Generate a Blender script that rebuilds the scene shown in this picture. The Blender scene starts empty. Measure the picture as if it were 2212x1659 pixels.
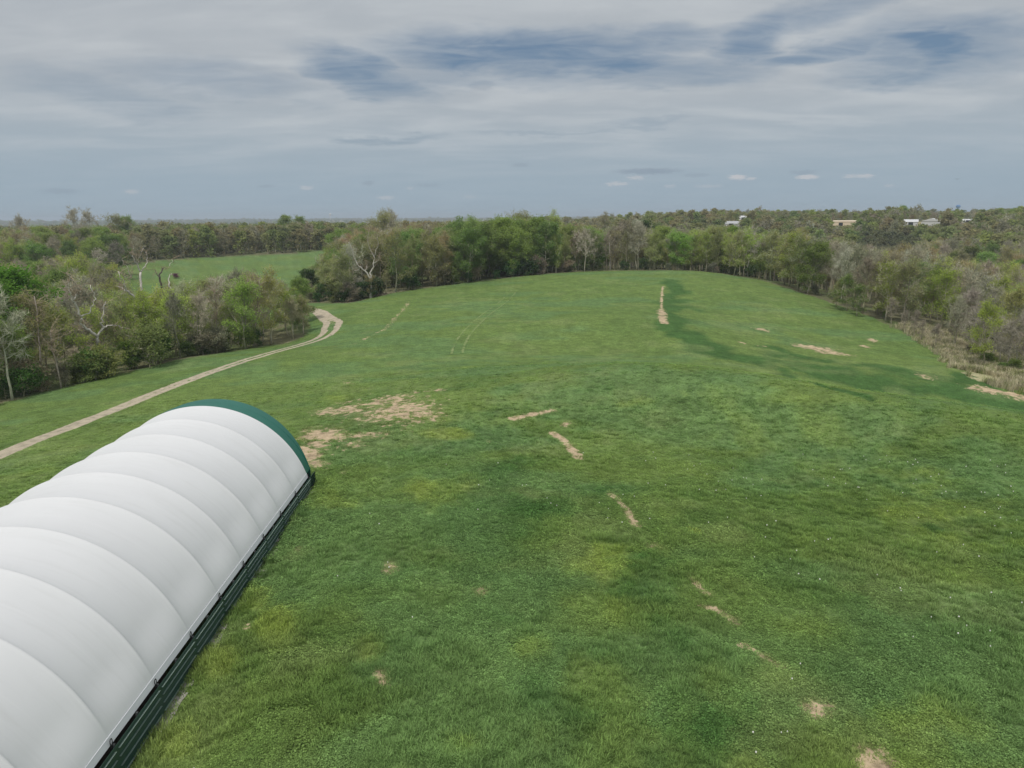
import bpy, math, random
import numpy as np
from mathutils import Matrix, Vector

rng = np.random.default_rng(7)
random.seed(7)
scene = bpy.context.scene
COL = scene.collection
PI = math.pi

# ------------------------------------------------------------------ camera
H0 = 19.0
FD = 1548.4                      # focal length in pixels of a 2212 px wide picture
PITCH, ROLL = math.radians(13.03), 0.0068
Fv = np.array([0, math.cos(PITCH), -math.sin(PITCH)])
U0 = np.array([0, math.sin(PITCH), math.cos(PITCH)])
R0 = np.array([1.0, 0, 0])
Rv = R0 * math.cos(ROLL) - U0 * math.sin(ROLL)
Uv = U0 * math.cos(ROLL) + R0 * math.sin(ROLL)
EYE = np.array([0, 0, H0])


def ray(u, v):
    return Fv + Rv * ((u - 1106) / FD) + Uv * ((829.5 - v) / FD)


def azel(u, v):
    d = ray(u, v)
    return math.atan2(d[0], d[1]), math.atan2(d[2], math.hypot(d[0], d[1]))


cam = bpy.data.cameras.new('camera')
camo = bpy.data.objects.new('camera', cam)
COL.objects.link(camo)
M = Matrix(((Rv[0], Uv[0], -Fv[0], 0), (Rv[1], Uv[1], -Fv[1], 0), (Rv[2], Uv[2], -Fv[2], H0), (0, 0, 0, 1)))
camo.matrix_world = M
cam.sensor_fit = 'HORIZONTAL'
cam.sensor_width = 36
cam.lens = 36 * FD / 2212
cam.clip_start = 0.5
cam.clip_end = 40000
scene.camera = camo

# ------------------------------------------------------------------ helpers


def tag(o, label=None, cat=None, group=None, kind=None):
    if label: o['label'] = label
    if cat: o['category'] = cat
    if group: o['group'] = group
    if kind: o['kind'] = kind
    return o


def empty(name, loc=(0, 0, 0), rz=0.0, s=1.0):
    o = bpy.data.objects.new(name, None)
    COL.objects.link(o)
    o.location = loc
    o.rotation_euler = (0, 0, rz)
    o.scale = (s, s, s)
    o.empty_display_size = 0.5
    return o


def mesh(name, V, F, mats, midx=None, smooth=False):
    me = bpy.data.meshes.new(name)
    V = V.tolist() if isinstance(V, np.ndarray) else V
    me.from_pydata(V, [], F)
    for m in (mats if isinstance(mats, (list, tuple)) else [mats]):
        me.materials.append(m)
    if midx is not None:
        me.polygons.foreach_set('material_index', np.asarray(midx, np.int32))
    if smooth:
        me.polygons.foreach_set('use_smooth', np.ones(len(me.polygons), bool))
    me.update()
    return me


def obj(name, me, parent=None, loc=None):
    o = bpy.data.objects.new(name, me)
    COL.objects.link(o)
    if parent is not None: o.parent = parent
    if loc is not None: o.location = loc
    return o


class MB:
    """collects simple shapes into one mesh"""

    def __init__(s):
        s.v, s.f = [], []

    def add(s, V, F):
        n = len(s.v)
        s.v += [tuple(float(c) for c in p) for p in V]
        s.f += [tuple(i + n for i in f) for f in F]
        return s

    def box(s, x0, x1, y0, y1, z0, z1):
        return s.add([(x0, y0, z0), (x1, y0, z0), (x1, y1, z0), (x0, y1, z0), (x0, y0, z1), (x1, y0, z1), (x1, y1, z1), (x0, y1, z1)],
                     [(0, 3, 2, 1), (4, 5, 6, 7), (0, 1, 5, 4), (1, 2, 6, 5), (2, 3, 7, 6), (3, 0, 4, 7)])

    def tube(s, P, r, k=6, cap=True):
        V, F = tube(np.asarray(P, float), np.broadcast_to(np.asarray(r, float), (len(P),)), k, cap)
        return s.add(V, F)

    def build(s, name, m, parent=None, smooth=False, loc=None):
        return obj(name, mesh(name, s.v, s.f, m, smooth=smooth), parent, loc)


def tube(P, r, k=6, cap=False):
    n = len(P)
    T = np.gradient(P, axis=0)
    T /= np.linalg.norm(T, axis=1)[:, None] + 1e-9
    a = np.array([0.31, 0.95, 0.02]) if abs(T[0][2]) > .8 else np.array([0, 0, 1.0])
    X = np.cross(T, a)
    X /= np.linalg.norm(X, axis=1)[:, None] + 1e-9
    Y = np.cross(T, X)
    th = np.arange(k) * 2 * PI / k
    V = P[:, None, :] + r[:, None, None] * (np.cos(th)[None, :, None] * X[:, None, :] + np.sin(th)[None, :, None] * Y[:, None, :])
    V = V.reshape(-1, 3)
    F = []
    for i in range(n - 1):
        for j in range(k):
            j2 = (j + 1) % k
            F.append((i * k + j, i * k + j2, (i + 1) * k + j2, (i + 1) * k + j))
    if cap:
        F.append(tuple(range(k - 1, -1, -1)))
        F.append(tuple((n - 1) * k + j for j in range(k)))
    return V, F


# value noise ------------------------------------------------------------
def _hash(ix, iy, seed):
    h = (ix.astype(np.int64) * 374761393 + iy.astype(np.int64) * 668265263 + seed * 982451653) & 0xFFFFFFFF
    h = ((h ^ (h >> 13)) * 1274126177) & 0xFFFFFFFF
    h = h ^ (h >> 16)
    return (h & 0xFFFFFF) / float(0xFFFFFF)


def vnoise(x, y, seed=0):
    ix, iy = np.floor(x), np.floor(y)
    fx, fy = x - ix, y - iy
    fx = fx * fx * (3 - 2 * fx)
    fy = fy * fy * (3 - 2 * fy)
    a = _hash(ix, iy, seed); b = _hash(ix + 1, iy, seed)
    c = _hash(ix, iy + 1, seed); d = _hash(ix + 1, iy + 1, seed)
    return (a * (1 - fx) + b * fx) * (1 - fy) + (c * (1 - fx) + d * fx) * fy


def fbm(x, y, s, seed=0, octv=4, gain=.55):
    t, a, n = 0, 1.0, 0
    for i in range(octv):
        ca, sa = math.cos(i * 1.1 + .4), math.sin(i * 1.1 + .4)
        t = t + a * vnoise((x * ca - y * sa) / s + 17.3 * i, (x * sa + y * ca) / s - 9.1 * i, seed + i)
        n += a
        a *= gain
        s *= .47
    return t / n


def sstep(a, b, x):
    t = np.clip((x - a) / (b - a), 0, 1)
    return t * t * (3 - 2 * t)


# ------------------------------------------------------------------ terrain: heights fitted through surveyed points
PTS = [  # u, v of the photograph (2212 px wide), horizontal distance
    (1106, 1659, None), (2212, 1659, None), (700, 1300, None), (1106, 1300, None), (1600, 1300, None), (2212, 1250, None),
    (1106, 1058, None), (1500, 1058, None), (2000, 1058, None), (870, 900, None), (1300, 900, None),
    (1700, 950, None),
    (2212, 886, 80), (1900, 852, 75), (1650, 808, 79), (1450, 788, 84), (1300, 812, 79), (1500, 738, 121), (1700, 778, 116),
    (2212, 850, 116), (2130, 792, 140), (2000, 742, 154), (2060, 800, 126), (1900, 812, 112), (1900, 690, 176), (1800, 655, 196), (1650, 606, 230),
    (1500, 584, 248), (1300, 584, 250), (1190, 590, 236), (1000, 612, 216), (850, 635, 204), (750, 654, 196),
    (1780, 755, 132), (1600, 700, 148), (1440, 690, 136), (1440, 630, 186), (1250, 650, 172), (1050, 660, 166), (1000, 760, 110), (1250, 758, 112), (850, 720, 132),
    (0, 980, 78), (200, 905, 90), (400, 820, 108), (600, 755, 130), (725, 708, 150), (665, 668, 186), (500, 900, 82), (300, 960, 72), (0, 1100, 56),
    (0, 872, 114), (200, 823, 119), (400, 775, 129), (560, 750, 138), (640, 738, 142),
    (1825, 489, 640), (1968, 488, 650), (2014, 487, 640), (1605, 475, 820), (1580, 492, 600), (2090, 482, 760),
    (600, 549, 428), (330, 575, 385), (450, 612, 318), (620, 640, 240), (720, 538, 450),
]
ctrl = []
for u, v, r in PTS:
    d = ray(u, v)
    hl = math.hypot(d[0], d[1])
    if r is None: r = H0 * hl / -d[2]
    ctrl.append((math.atan2(d[0], d[1]), r, H0 + r * d[2] / hl))
D2 = math.radians
for az in (-38, -30, -24):      # wooded dell behind the trees beside the track
    ctrl += [(D2(az), 180, -7.5), (D2(az), 250, -6.5)]
ctrl += [(D2(-36), 380, -2), (D2(-30), 560, -1.5), (D2(-18), 600, -2), (D2(-8), 300, -2.5), (D2(-8), 420, -1.5), (D2(0), 330, -2.5), (D2(8), 330, -2.5),
         (D2(0), 600, -1), (D2(14), 330, -4), (D2(22), 300, -8), (D2(30), 280, -10), (D2(37), 240, -10), (D2(37), 420, -7), (D2(26), 480, -6), (D2(14), 500, -4)]
for az, zz in ((-40, -6), (-25, -6), (-12, -5), (0, -3), (8, 1), (15, 8), (25, 10), (38, 10)):
    ctrl += [(D2(az), 1000, zz)]
for az, zz in ((-40, -16), (-25, -16), (-12, -14), (0, -10), (8, -3), (15, 2), (25, 4), (38, 4)):
    ctrl += [(D2(az), 2200, zz)]
for az, zz in ((-40, 12), (-25, 14), (-12, 16), (0, 17), (8, 16), (15, 12), (25, 10), (38, 10)):
    ctrl += [(D2(az), 4200, zz - 16), (D2(az), 6400, zz), (D2(az), 9500, zz - 16)]
for az in (-178, -140, -100, -65, 65, 100, 140, 178):
    ctrl += [(D2(az), 12, 0), (D2(az), 60, -1.0), (D2(az), 200, -5), (D2(az), 900, -2), (D2(az), 9500, -2)]
for x_, y_, z_ in ((-14.2, 22.7, -.65), (-14.4, 36, -.33), (-14.65, 49, 0), (-10, 21, -.5), (-30, 22, -.7), (-30, 49, -.5), (-14, 12, -.9)):
    ctrl.append((math.atan2(x_, y_), math.hypot(x_, y_), z_))
for u_, v_, r_, dz_ in ((1900, 852, 93, -1.3), (2212, 886, 99, -1.5), (1650, 808, 96, -.7), (2050, 868, 96, -1.4), (1780, 832, 93, -1.0)):
    d = ray(u_, v_); hl = math.hypot(d[0], d[1])
    ctrl.append((math.atan2(d[0], d[1]), r_, H0 + r_ * d[2] / hl + dz_))
for az in (0, 30):
    ctrl += [(D2(az), 12, 0)]
CA = np.array(ctrl)
CQ = np.stack([CA[:, 0], np.log(CA[:, 1])], 1)


def _phi(d2):
    return np.where(d2 > 1e-12, .5 * d2 * np.log(np.maximum(d2, 1e-12)), 0.0)


n = len(CQ)
K = _phi(((CQ[:, None] - CQ[None]) ** 2).sum(-1)) + np.eye(n) * 2e-4
Pm = np.concatenate([np.ones((n, 1)), CQ], 1)
A = np.zeros((n + 3, n + 3)); A[:n, :n] = K; A[:n, n:] = Pm; A[n:, :n] = Pm.T
W = np.linalg.solve(A, np.concatenate([CA[:, 2], np.zeros(3)]))


def gz(x, y):
    x = np.asarray(x, float); y = np.asarray(y, float)
    sh = x.shape
    x = x.ravel(); y = y.ravel()
    out = np.empty(len(x))
    for i in range(0, len(x), 20000):
        xs, ys = x[i:i + 20000], y[i:i + 20000]
        az = np.arctan2(xs, ys); lr = np.log(np.maximum(np.hypot(xs, ys), 12))
        d2 = (az[:, None] - CQ[None, :, 0]) ** 2 + (lr[:, None] - CQ[None, :, 1]) ** 2
        out[i:i + 20000] = _phi(d2) @ W[:n] + W[n] + W[n + 1] * az + W[n + 2] * lr
    r = np.hypot(x, y)
    k = sstep(20, 60, r)
    out += k * (fbm(x, y, 38, 3, 2) - .5) * .7 + sstep(300, 900, r) * (fbm(x, y, 260, 5, 2) - .5) * 7
    return out.reshape(sh)


def hit(u, v):
    d = ray(u, v)
    t = np.geomspace(12, 9000, 900) / np.hypot(d[0], d[1])
    P = EYE[None] + t[:, None] * d[None]
    dz = P[:, 2] - gz(P[:, 0], P[:, 1])
    i = np.argmax(dz < 0)
    if dz[i] >= 0 or i == 0:
        return float(P[-1, 0]), float(P[-1, 1])
    a = dz[i - 1] / (dz[i - 1] - dz[i])
    p = P[i - 1] * (1 - a) + P[i] * a
    return float(p[0]), float(p[1])


def gpt(u, v, dz=0.0):
    x, y = hit(u, v)
    return (x, y, float(gz(x, y)) + dz)


def project(x, y, z):
    d = np.stack([x, y, z - H0], -1)
    w = d @ Fv
    return 1106 + FD * (d @ Rv) / w, 829.5 - FD * (d @ Uv) / w


def inpoly(x, y, P):
    P = np.asarray(P)
    c = np.zeros(x.shape, bool)
    j = len(P) - 1
    for i in range(len(P)):
        xi, yi = P[i]; xj, yj = P[j]
        s = ((yi > y) != (yj > y)) & (x < (xj - xi) * (y - yi) / (yj - yi + 1e-12) + xi)
        c ^= s
        j = i
    return c


EDGE_L = [(-420, 990), (-200, 925), (0, 872), (200, 823), (400, 775), (560, 750), (640, 738), (668, 716), (662, 690), (652, 668), (640, 660)]
EDGE_R = [(640, 652), (700, 655), (750, 655), (830, 636), (1000, 612), (1190, 591), (1300, 585), (1400, 584.5), (1500, 585), (1650, 607), (1800, 655), (1900, 692), (2000, 742), (2100, 790), (2212, 822), (2420, 890)]
NEAR = [(-160, -40)] + [hit(u, v) for u, v in EDGE_L + EDGE_R] + [(170, -40), (0, -120)]
FARF = [hit(u, v) for u, v in [(250, 590), (262, 576), (350, 562), (450, 556), (560, 549), (640, 546), (700, 541), (760, 541), (745, 560), (700, 600), (655, 640), (640, 655), (610, 690), (480, 692), (380, 680), (300, 640)]]
DRY = [hit(u, v) for u, v in [(1950, 708), (2036, 760), (2090, 812), (2140, 832), (2212, 848), (2340, 876), (2340, 812), (2212, 788), (2130, 764), (2050, 728), (1985, 700)]]


def openland(x, y):
    return inpoly(x, y, NEAR) | inpoly(x, y, FARF)


# ground colour: what grows or lies where -----------------------------------
def blob(az, r, u, v, wl, wr, rot=0.0):
    x0, y0 = hit(u, v)
    a0, r0 = math.atan2(x0, y0), math.hypot(x0, y0)
    dl, dr = (az - a0) * r0, r - r0
    c, s = math.cos(rot), math.sin(rot)
    return np.exp(-(((dl * c + dr * s) / wl) ** 2 + ((-dl * s + dr * c) / wr) ** 2))


def line(x, y, uv, w):
    P = [hit(u, v) for u, v in uv]
    d = np.full(x.shape, 1e9)
    for (ax, ay), (bx, by) in zip(P[:-1], P[1:]):
        lx, ly = bx - ax, by - ay
        t = np.clip(((x - ax) * lx + (y - ay) * ly) / (lx * lx + ly * ly + 1e-9), 0, 1)
        d = np.minimum(d, np.hypot(x - ax - t * lx, y - ay - t * ly))
    return np.exp(-(d / w) ** 2)


DIRT_BLOBS = [(868, 890, 3.6, 6.0, .2, .9), (905, 905, 2.4, 3.0, 0, .85), (742, 882, 3.0, 3.0, 0, .75), (830, 868, 4.0, 4.0, 0, .6), (690, 940, 2.0, 3.4, .3, .95), (850, 880, 5, 8, 0, .42), (700, 960, 2.6, 4, 0, .5), (668, 985, 1.1, 3.4, .25, 1.25),
              (720, 932, 1.0, 1.6, 0, .8), (800, 938, 2.0, 1.4, 0, .8), (760, 960, 1.4, 1.2, 0, .6), (762, 826, 1.2, 1.4, 0, .6), (940, 842, 1.2, 1.6, .5, .65), (790, 905, 1.6, 1.2, 0, .62),
              (1646, 712, 1.6, 2.0, 0, .8), (1762, 752, 2.8, 2.6, 0, 1.25), (1800, 762, 3.2, 2.4, 0, .95), (1738, 748, 1.8, 2.2, 0, 1.1), (1884, 735, .9, 1.6, 0, 1.1), (1868, 748, 1.0, 1.4, 0, .7),
              (1765, 1530, .55, .7, 0, .95), (1888, 1648, .6, .8, 0, 1.0), (825, 1465, .3, .7, .2, .8), (842, 1225, .5, .8, 0, .72), (1040, 1278, .4, .7, 0, .6), (645, 1190, .3, .6, 0, .7), (745, 1020, .5, .6, 0, .7),
              (832, 1010, .5, .6, 0, .7), (1225, 915, .6, .9, 0, .62), (1408, 1178, .5, .5, 0, .72), (2185, 830, 2.5, 2.0, 0, .7), (2130, 842, 2.6, 2.0, 0, .8), (2200, 862, 1.8, 1.4, 0, .8), (2000, 812, 1.6, 2, 0, .5), (812, 567, 3, 6, 0, .9), (830, 569, 3, 5, 0, .8), (600, 660, 2, 3, 0, .6),
              (535, 1350, .3, .5, 0, .7), (1055, 955, .3, .4, 0, .5)]
DIRT_LINES = [([(1108, 905), (1140, 897), (1190, 887)], .5, 1.0), ([(1195, 936), (1222, 955), (1252, 992)], .42, 1.05), ([(1320, 1068), (1352, 1098), (1374, 1136)], .27, .95), ([(1394, 1178), (1428, 1182)], .25, .75),
              ([(1490, 1243), (1508, 1266), (1530, 1283)], .25, .95), ([(1518, 1309), (1560, 1322), (1592, 1346)], .22, .95), ([(1606, 1395), (1640, 1412), (1685, 1440)], .22, .85), ([(1735, 1528), (1790, 1530)], .28, .8), ([(1870, 1635), (1915, 1655)], .3, .9),
              ([(1432, 618), (1428, 655), (1431, 672)], .38, .9), ([(1428, 668), (1434, 698)], .8, 1.0), ([(1600, 740), (1660, 750)], .5, .7), ([(2128, 838), (2170, 846), (2240, 862)], .9, 1.0), ([(885, 650), (870, 670), (830, 712), (760, 745)], .6, .36)]
LUSH_LINES = [([(1458, 700), (1500, 735), (1560, 762), (1640, 782), (1760, 806), (1900, 832), (2050, 850), (2240, 880)], 4.0, 1.0), ([(1500, 738), (1560, 765), (1660, 800), (1760, 830), (1850, 858)], 1.3, .85),
              ([(1640, 752), (1740, 774)], 3.2, .75), ([(1860, 785), (1960, 812), (2090, 822)], 4.0, .85), ([(2080, 812), (2160, 840)], 3, .8), ([(1448, 606), (1454, 660), (1460, 705)], 3.6, .9), ([(1490, 650), (1480, 690)], 4, .6)]
LUSH_BLOBS = [(800, 900, 6, 6, 0, .8), (640, 860, 5, 5, 0, .5), (1000, 830, 6, 7, 0, .5), (1100, 840, 8, 6, 0, .4), (1080, 620, 14, 14, 0, .3), (1150, 880, 5, 5, 0, .5), (1350, 830, 8, 5, 0, .45), (1400, 1250, 3, 5, 0, .6), (1550, 1450, 4, 4, 0, .7), (1800, 1400, 5, 5, 0, .6), (1150, 1350, 3, 4, 0, .5),
              (1650, 1600, 4, 3, 0, .6), (1250, 1600, 3, 3, 0, .5), (1000, 1500, 2.5, 3, 0, .4), (400, 1010, 5, 6, 0, .5), (60, 1010, 5, 5, 0, .65), (2010, 1140, 1.5, 1, 0, .8), (1300, 1080, 6, 8, 0, .5), (1700, 1100, 8, 8, 0, .3), (950, 600, 5, 8, 0, .4), (1960, 1300, 4, 4, 0, .5), (740, 1150, 2, 3, 0, .3), (1500, 1130, 3, 3, 0, .5)]
LUSH_BLOBS += [(1800, 802, 7, 6, 0, 1.0), (1950, 825, 8, 6, 0, 1.0), (2080, 842, 7, 5, 0, 1.0), (1680, 768, 5, 5, 0, .9), (1150, 1100, 5, 8, 0, .62), (1400, 1350, 5, 6, 0, .7), (1500, 1550, 4, 4, 0, .75), (1750, 1500, 4, 5, 0, .65), (1150, 1520, 3, 3, 0, .45), (900, 1250, 2.5, 4, 0, .42), (1050, 1000, 5, 5, 0, .55), (1650, 1000, 7, 6, 0, .35)]
YEL_BLOBS = [(965, 935, 2.4, 2.2, 0, .95), (930, 1060, 3.0, 4.0, 0, .6), (1010, 1045, 1.4, 2.5, 0, .5), (600, 1360, 1.4, 2.6, 0, .75), (480, 1430, 1.3, 1.8, 0, .8), (380, 1600, 1.2, 1.6, 0, .8), (800, 1400, 1.2, 1.6, 0, .5), (1300, 1215, 3.2, 3.2, 0, .7), (1150, 1400, 1.6, 1.6, 0, .45), (1000, 1610, 1.5, 1.2, 0, .4), (1240, 1310, 2, 2, 0, .4),
             (2000, 1100, 9, 9, 0, .42), (1900, 1650, 2.5, 2, 0, .4), (2080, 1560, 3, 2.6, 0, .55), (1930, 1560, 2, 2, 0, .4), (1750, 1160, 3, 4, 0, .35), (720, 1080, 2.6, 4, 0, .4), (560, 1290, 1.2, 2, 0, .5), (720, 860, 4, 5, 0, .4), (1600, 860, 9, 3, 0, .35), (1350, 868, 4, 2, 0, .45), (1850, 870, 9, 4, 0, .3), (840, 650, 7, 9, 0, .35), (1940, 790, 5, 5, 0, .4), (1500, 1150, .35, .3, 0, .9), (1020, 790, 4, 4, 0, .3), (2100, 1250, 5, 5, 0, .4)]


def paint(x, y):
    """linear ground colour and how bare it is"""
    az = np.arctan2(x, y); r = np.hypot(x, y)
    mid = np.array([.140, .203, .056]); dark = np.array([.055, .118, .032]); yel = np.array([.195, .250, .055]); blue = np.array([.105, .190, .075]); pale = np.array([.200, .245, .095])
    n1 = fbm(x, y, 14, 11, 4); n2 = fbm(x, y, 4.2, 21, 4); n3 = fbm(x, y, 1.4, 31, 3); n4 = fbm(x, y * .55, 7, 41, 4); n5 = fbm(x * .6, y, 9, 51, 3)
    t = sstep(.36, .66, n1 * .55 + n2 * .45)
    near = 1 - sstep(45, 120, r)
    t = t * (.45 + .55 * near) + (.5 - .0) * (.55 - .55 * near) * .8
    lush = np.zeros(x.shape)
    for uv, w, s in LUSH_LINES: lush = np.maximum(lush, s * line(x + (n1 - .5) * 9, y + (n4 - .5) * 9, uv, w))
    for u, v, wl, wr, ro, s in LUSH_BLOBS: lush = np.maximum(lush, .8 * s * blob(az, r, u, v, wl, wr, ro))
    yl = np.zeros(x.shape)
    for u, v, wl, wr, ro, s in YEL_BLOBS: yl = np.maximum(yl, 1.25 * s * blob(az, r, u, v, wl, wr, ro))
    lush = sstep(.34, .78, lush + (n2 - .5) * .9 + (n3 - .5) * .35)
    c = mid[None] * (1 - t)[:, None] + (.5 * dark + .5 * mid)[None] * t[:, None]
    b = sstep(.5, .66, n5) * .5
    c = c * (1 - b)[:, None] + blue[None] * b[:, None]
    y2 = .8 * np.maximum(sstep(.30, .95, yl + (n2 - .5) * .9 + (n3 - .5) * .5), sstep(.58, .74, n4) * .45 * near)
    c = c * (1 - y2)[:, None] + yel[None] * y2[:, None]
    c = c * (1 - lush * .96)[:, None] + dark[None] * (lush * .96)[:, None]
    p = sstep(.56, .72, fbm(x, y, 5.5, 61, 4)) * .30
    c = c * (1 - p)[:, None] + pale[None] * p[:, None]
    c *= (.82 + .36 * n3)[:, None]
    # bare earth
    d = np.zeros(x.shape)
    for u, v, wl, wr, ro, s in DIRT_BLOBS: d = np.maximum(d, s * blob(az, r, u, v, wl, wr, ro))
    for uv, w, s in DIRT_LINES: d = np.maximum(d, s * line(x, y, uv, w))
    nd = fbm(x, y, 1.1, 71, 4, .7); nd2 = fbm(x, y, 3.0, 75, 3)
    d = np.clip(d + ((nd - .5) * 1.1 + (nd2 - .5) * .9) * (d > .03) * np.minimum(1, d * 2.2), 0, 1.2)
    fringe = sstep(.15, .5, d) * .45
    c = c * (1 - fringe)[:, None] + np.array([.22, .24, .10])[None] * fringe[:, None]
    d = d - .42 * (1 - sstep(0, .22, d))
    # wood floor, dry rough grass
    fo = ~openland(x + (n2 - .5) * 3, y + (n3 - .5) * 3)
    ff = fo.astype(float)
    lit = np.array([.155, .15, .085])[None] * (.6 + .8 * n2)[:, None]
    gr = sstep(.5, .64, n1)[:, None] * .6
    lit = lit * (1 - gr) + np.array([.10, .15, .045])[None] * gr
    c = c * (1 - ff)[:, None] + lit * ff[:, None]
    dr = inpoly(x + (n2 - .5) * 7, y + (n4 - .5) * 7, DRY).astype(float) * (.5 + .5 * n3)
    dcol = np.array([.37, .335, .20])[None] * (.6 + .8 * n3)[:, None]
    c = c * (1 - dr)[:, None] + dcol * dr[:, None]
    # distant open fields
    fa = sstep(480, 700, r)
    fcol = np.where((fbm(x, y, 300, 91, 2) > .5)[:, None], np.array([.15, .21, .065])[None], np.array([.30, .26, .14])[None])
    c = c * (1 - fa)[:, None] + fcol * fa[:, None]
    return np.clip(c, 0, 1), d


def farclear(x, y):
    """open fields among the far woods"""
    return (fbm(x, y, 330, 95, 2) > .60) & (np.hypot(x, y) > 700)


# ------------------------------------------------------------------ materials
def nodes(m):
    m.use_nodes = True
    nt = m.node_tree
    nt.nodes.clear()
    return nt, nt.nodes, nt.links


def pbr(name, col, rough=.8, var=.12, scale=3.0, metal=0.0, bump=0.0, bscale=20.0, spec=.3):
    m = bpy.data.materials.new(name)
    nt, N, L = nodes(m)
    o = N.new('ShaderNodeOutputMaterial'); b = N.new('ShaderNodeBsdfPrincipled')
    tc = N.new('ShaderNodeTexCoord'); ns = N.new('ShaderNodeTexNoise'); ns.inputs['Scale'].default_value = scale; ns.inputs['Detail'].default_value = 5
    mr = N.new('ShaderNodeMapRange'); mr.inputs['To Min'].default_value = 1 - var; mr.inputs['To Max'].default_value = 1 + var
    mx = N.new('ShaderNodeMix'); mx.data_type = 'RGBA'; mx.blend_type = 'MULTIPLY'; mx.inputs['Factor'].default_value = 1
    mx.inputs['A'].default_value = (*col, 1)
    L.new(tc.outputs['Object'], ns.inputs['Vector']); L.new(ns.outputs['Fac'], mr.inputs['Value']); L.new(mr.outputs[0], mx.inputs['B'])
    L.new(mx.outputs['Result'], b.inputs['Base Color'])
    b.inputs['Roughness'].default_value = rough; b.inputs['Metallic'].default_value = metal
    b.inputs['Specular IOR Level'].default_value = spec
    if bump:
        n2 = N.new('ShaderNodeTexNoise'); n2.inputs['Scale'].default_value = bscale; n2.inputs['Detail'].default_value = 4
        bp = N.new('ShaderNodeBump'); bp.inputs['Strength'].default_value = bump; bp.inputs['Distance'].default_value = .05
        L.new(tc.outputs['Object'], n2.inputs['Vector']); L.new(n2.outputs['Fac'], bp.inputs['Height']); L.new(bp.outputs['Normal'], b.inputs['Normal'])
    L.new(b.outputs[0], o.inputs['Surface'])
    return m


def attrcol_mat(name, attr, atype='INSTANCER', transl=.35, lo=.6, hi=1.35, rough=.9, default=None):
    """leaf, blade and twig material: one colour per plant, a little different for every leaf"""
    m = bpy.data.materials.new(name)
    nt, N, L = nodes(m)
    o = N.new('ShaderNodeOutputMaterial')
    a = N.new('ShaderNodeAttribute'); a.attribute_type = atype; a.attribute_name = attr
    g = N.new('ShaderNodeNewGeometry'); mr = N.new('ShaderNodeMapRange'); mr.inputs['To Min'].default_value = lo; mr.inputs['To Max'].default_value = hi
    mx = N.new('ShaderNodeMix'); mx.data_type = 'RGBA'; mx.blend_type = 'MULTIPLY'; mx.inputs['Factor'].default_value = 1
    L.new(g.outputs['Random Per Island'], mr.inputs['Value']); L.new(a.outputs['Color'], mx.inputs['A']); L.new(mr.outputs[0], mx.inputs['B'])
    d = N.new('ShaderNodeBsdfDiffuse'); L.new(mx.outputs['Result'], d.inputs['Color'])
    if transl:
        t = N.new('ShaderNodeBsdfTranslucent'); L.new(mx.outputs['Result'], t.inputs['Color'])
        ms = N.new('ShaderNodeMixShader'); ms.inputs[0].default_value = transl
        L.new(d.outputs[0], ms.inputs[1]); L.new(t.outputs[0], ms.inputs[2]); L.new(ms.outputs[0], o.inputs['Surface'])
    else:
        L.new(d.outputs[0], o.inputs['Surface'])
    return m


M_LEAF = attrcol_mat('leaf', 'tint', transl=.5, lo=.75, hi=1.22)
M_TWIG = attrcol_mat('twig', 'bark', transl=0, lo=.7, hi=1.3)
M_BARK = attrcol_mat('bark', 'bark', transl=0, lo=.85, hi=1.1)
M_BLADE = attrcol_mat('grass_blade', 'tint', transl=.3, lo=.62, hi=1.4)
M_DEAD = pbr('pale_dead_wood', (.62, .58, .53), .85, .3, 1.2, bump=.4, bscale=6)
M_DEADDARK = pbr('dark_dead_wood', (.10, .085, .07), .9, .3, 1.5)
M_DEADTWIG = pbr('tan_twig', (.33, .27, .19), .9, .3, 1.5)

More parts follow.
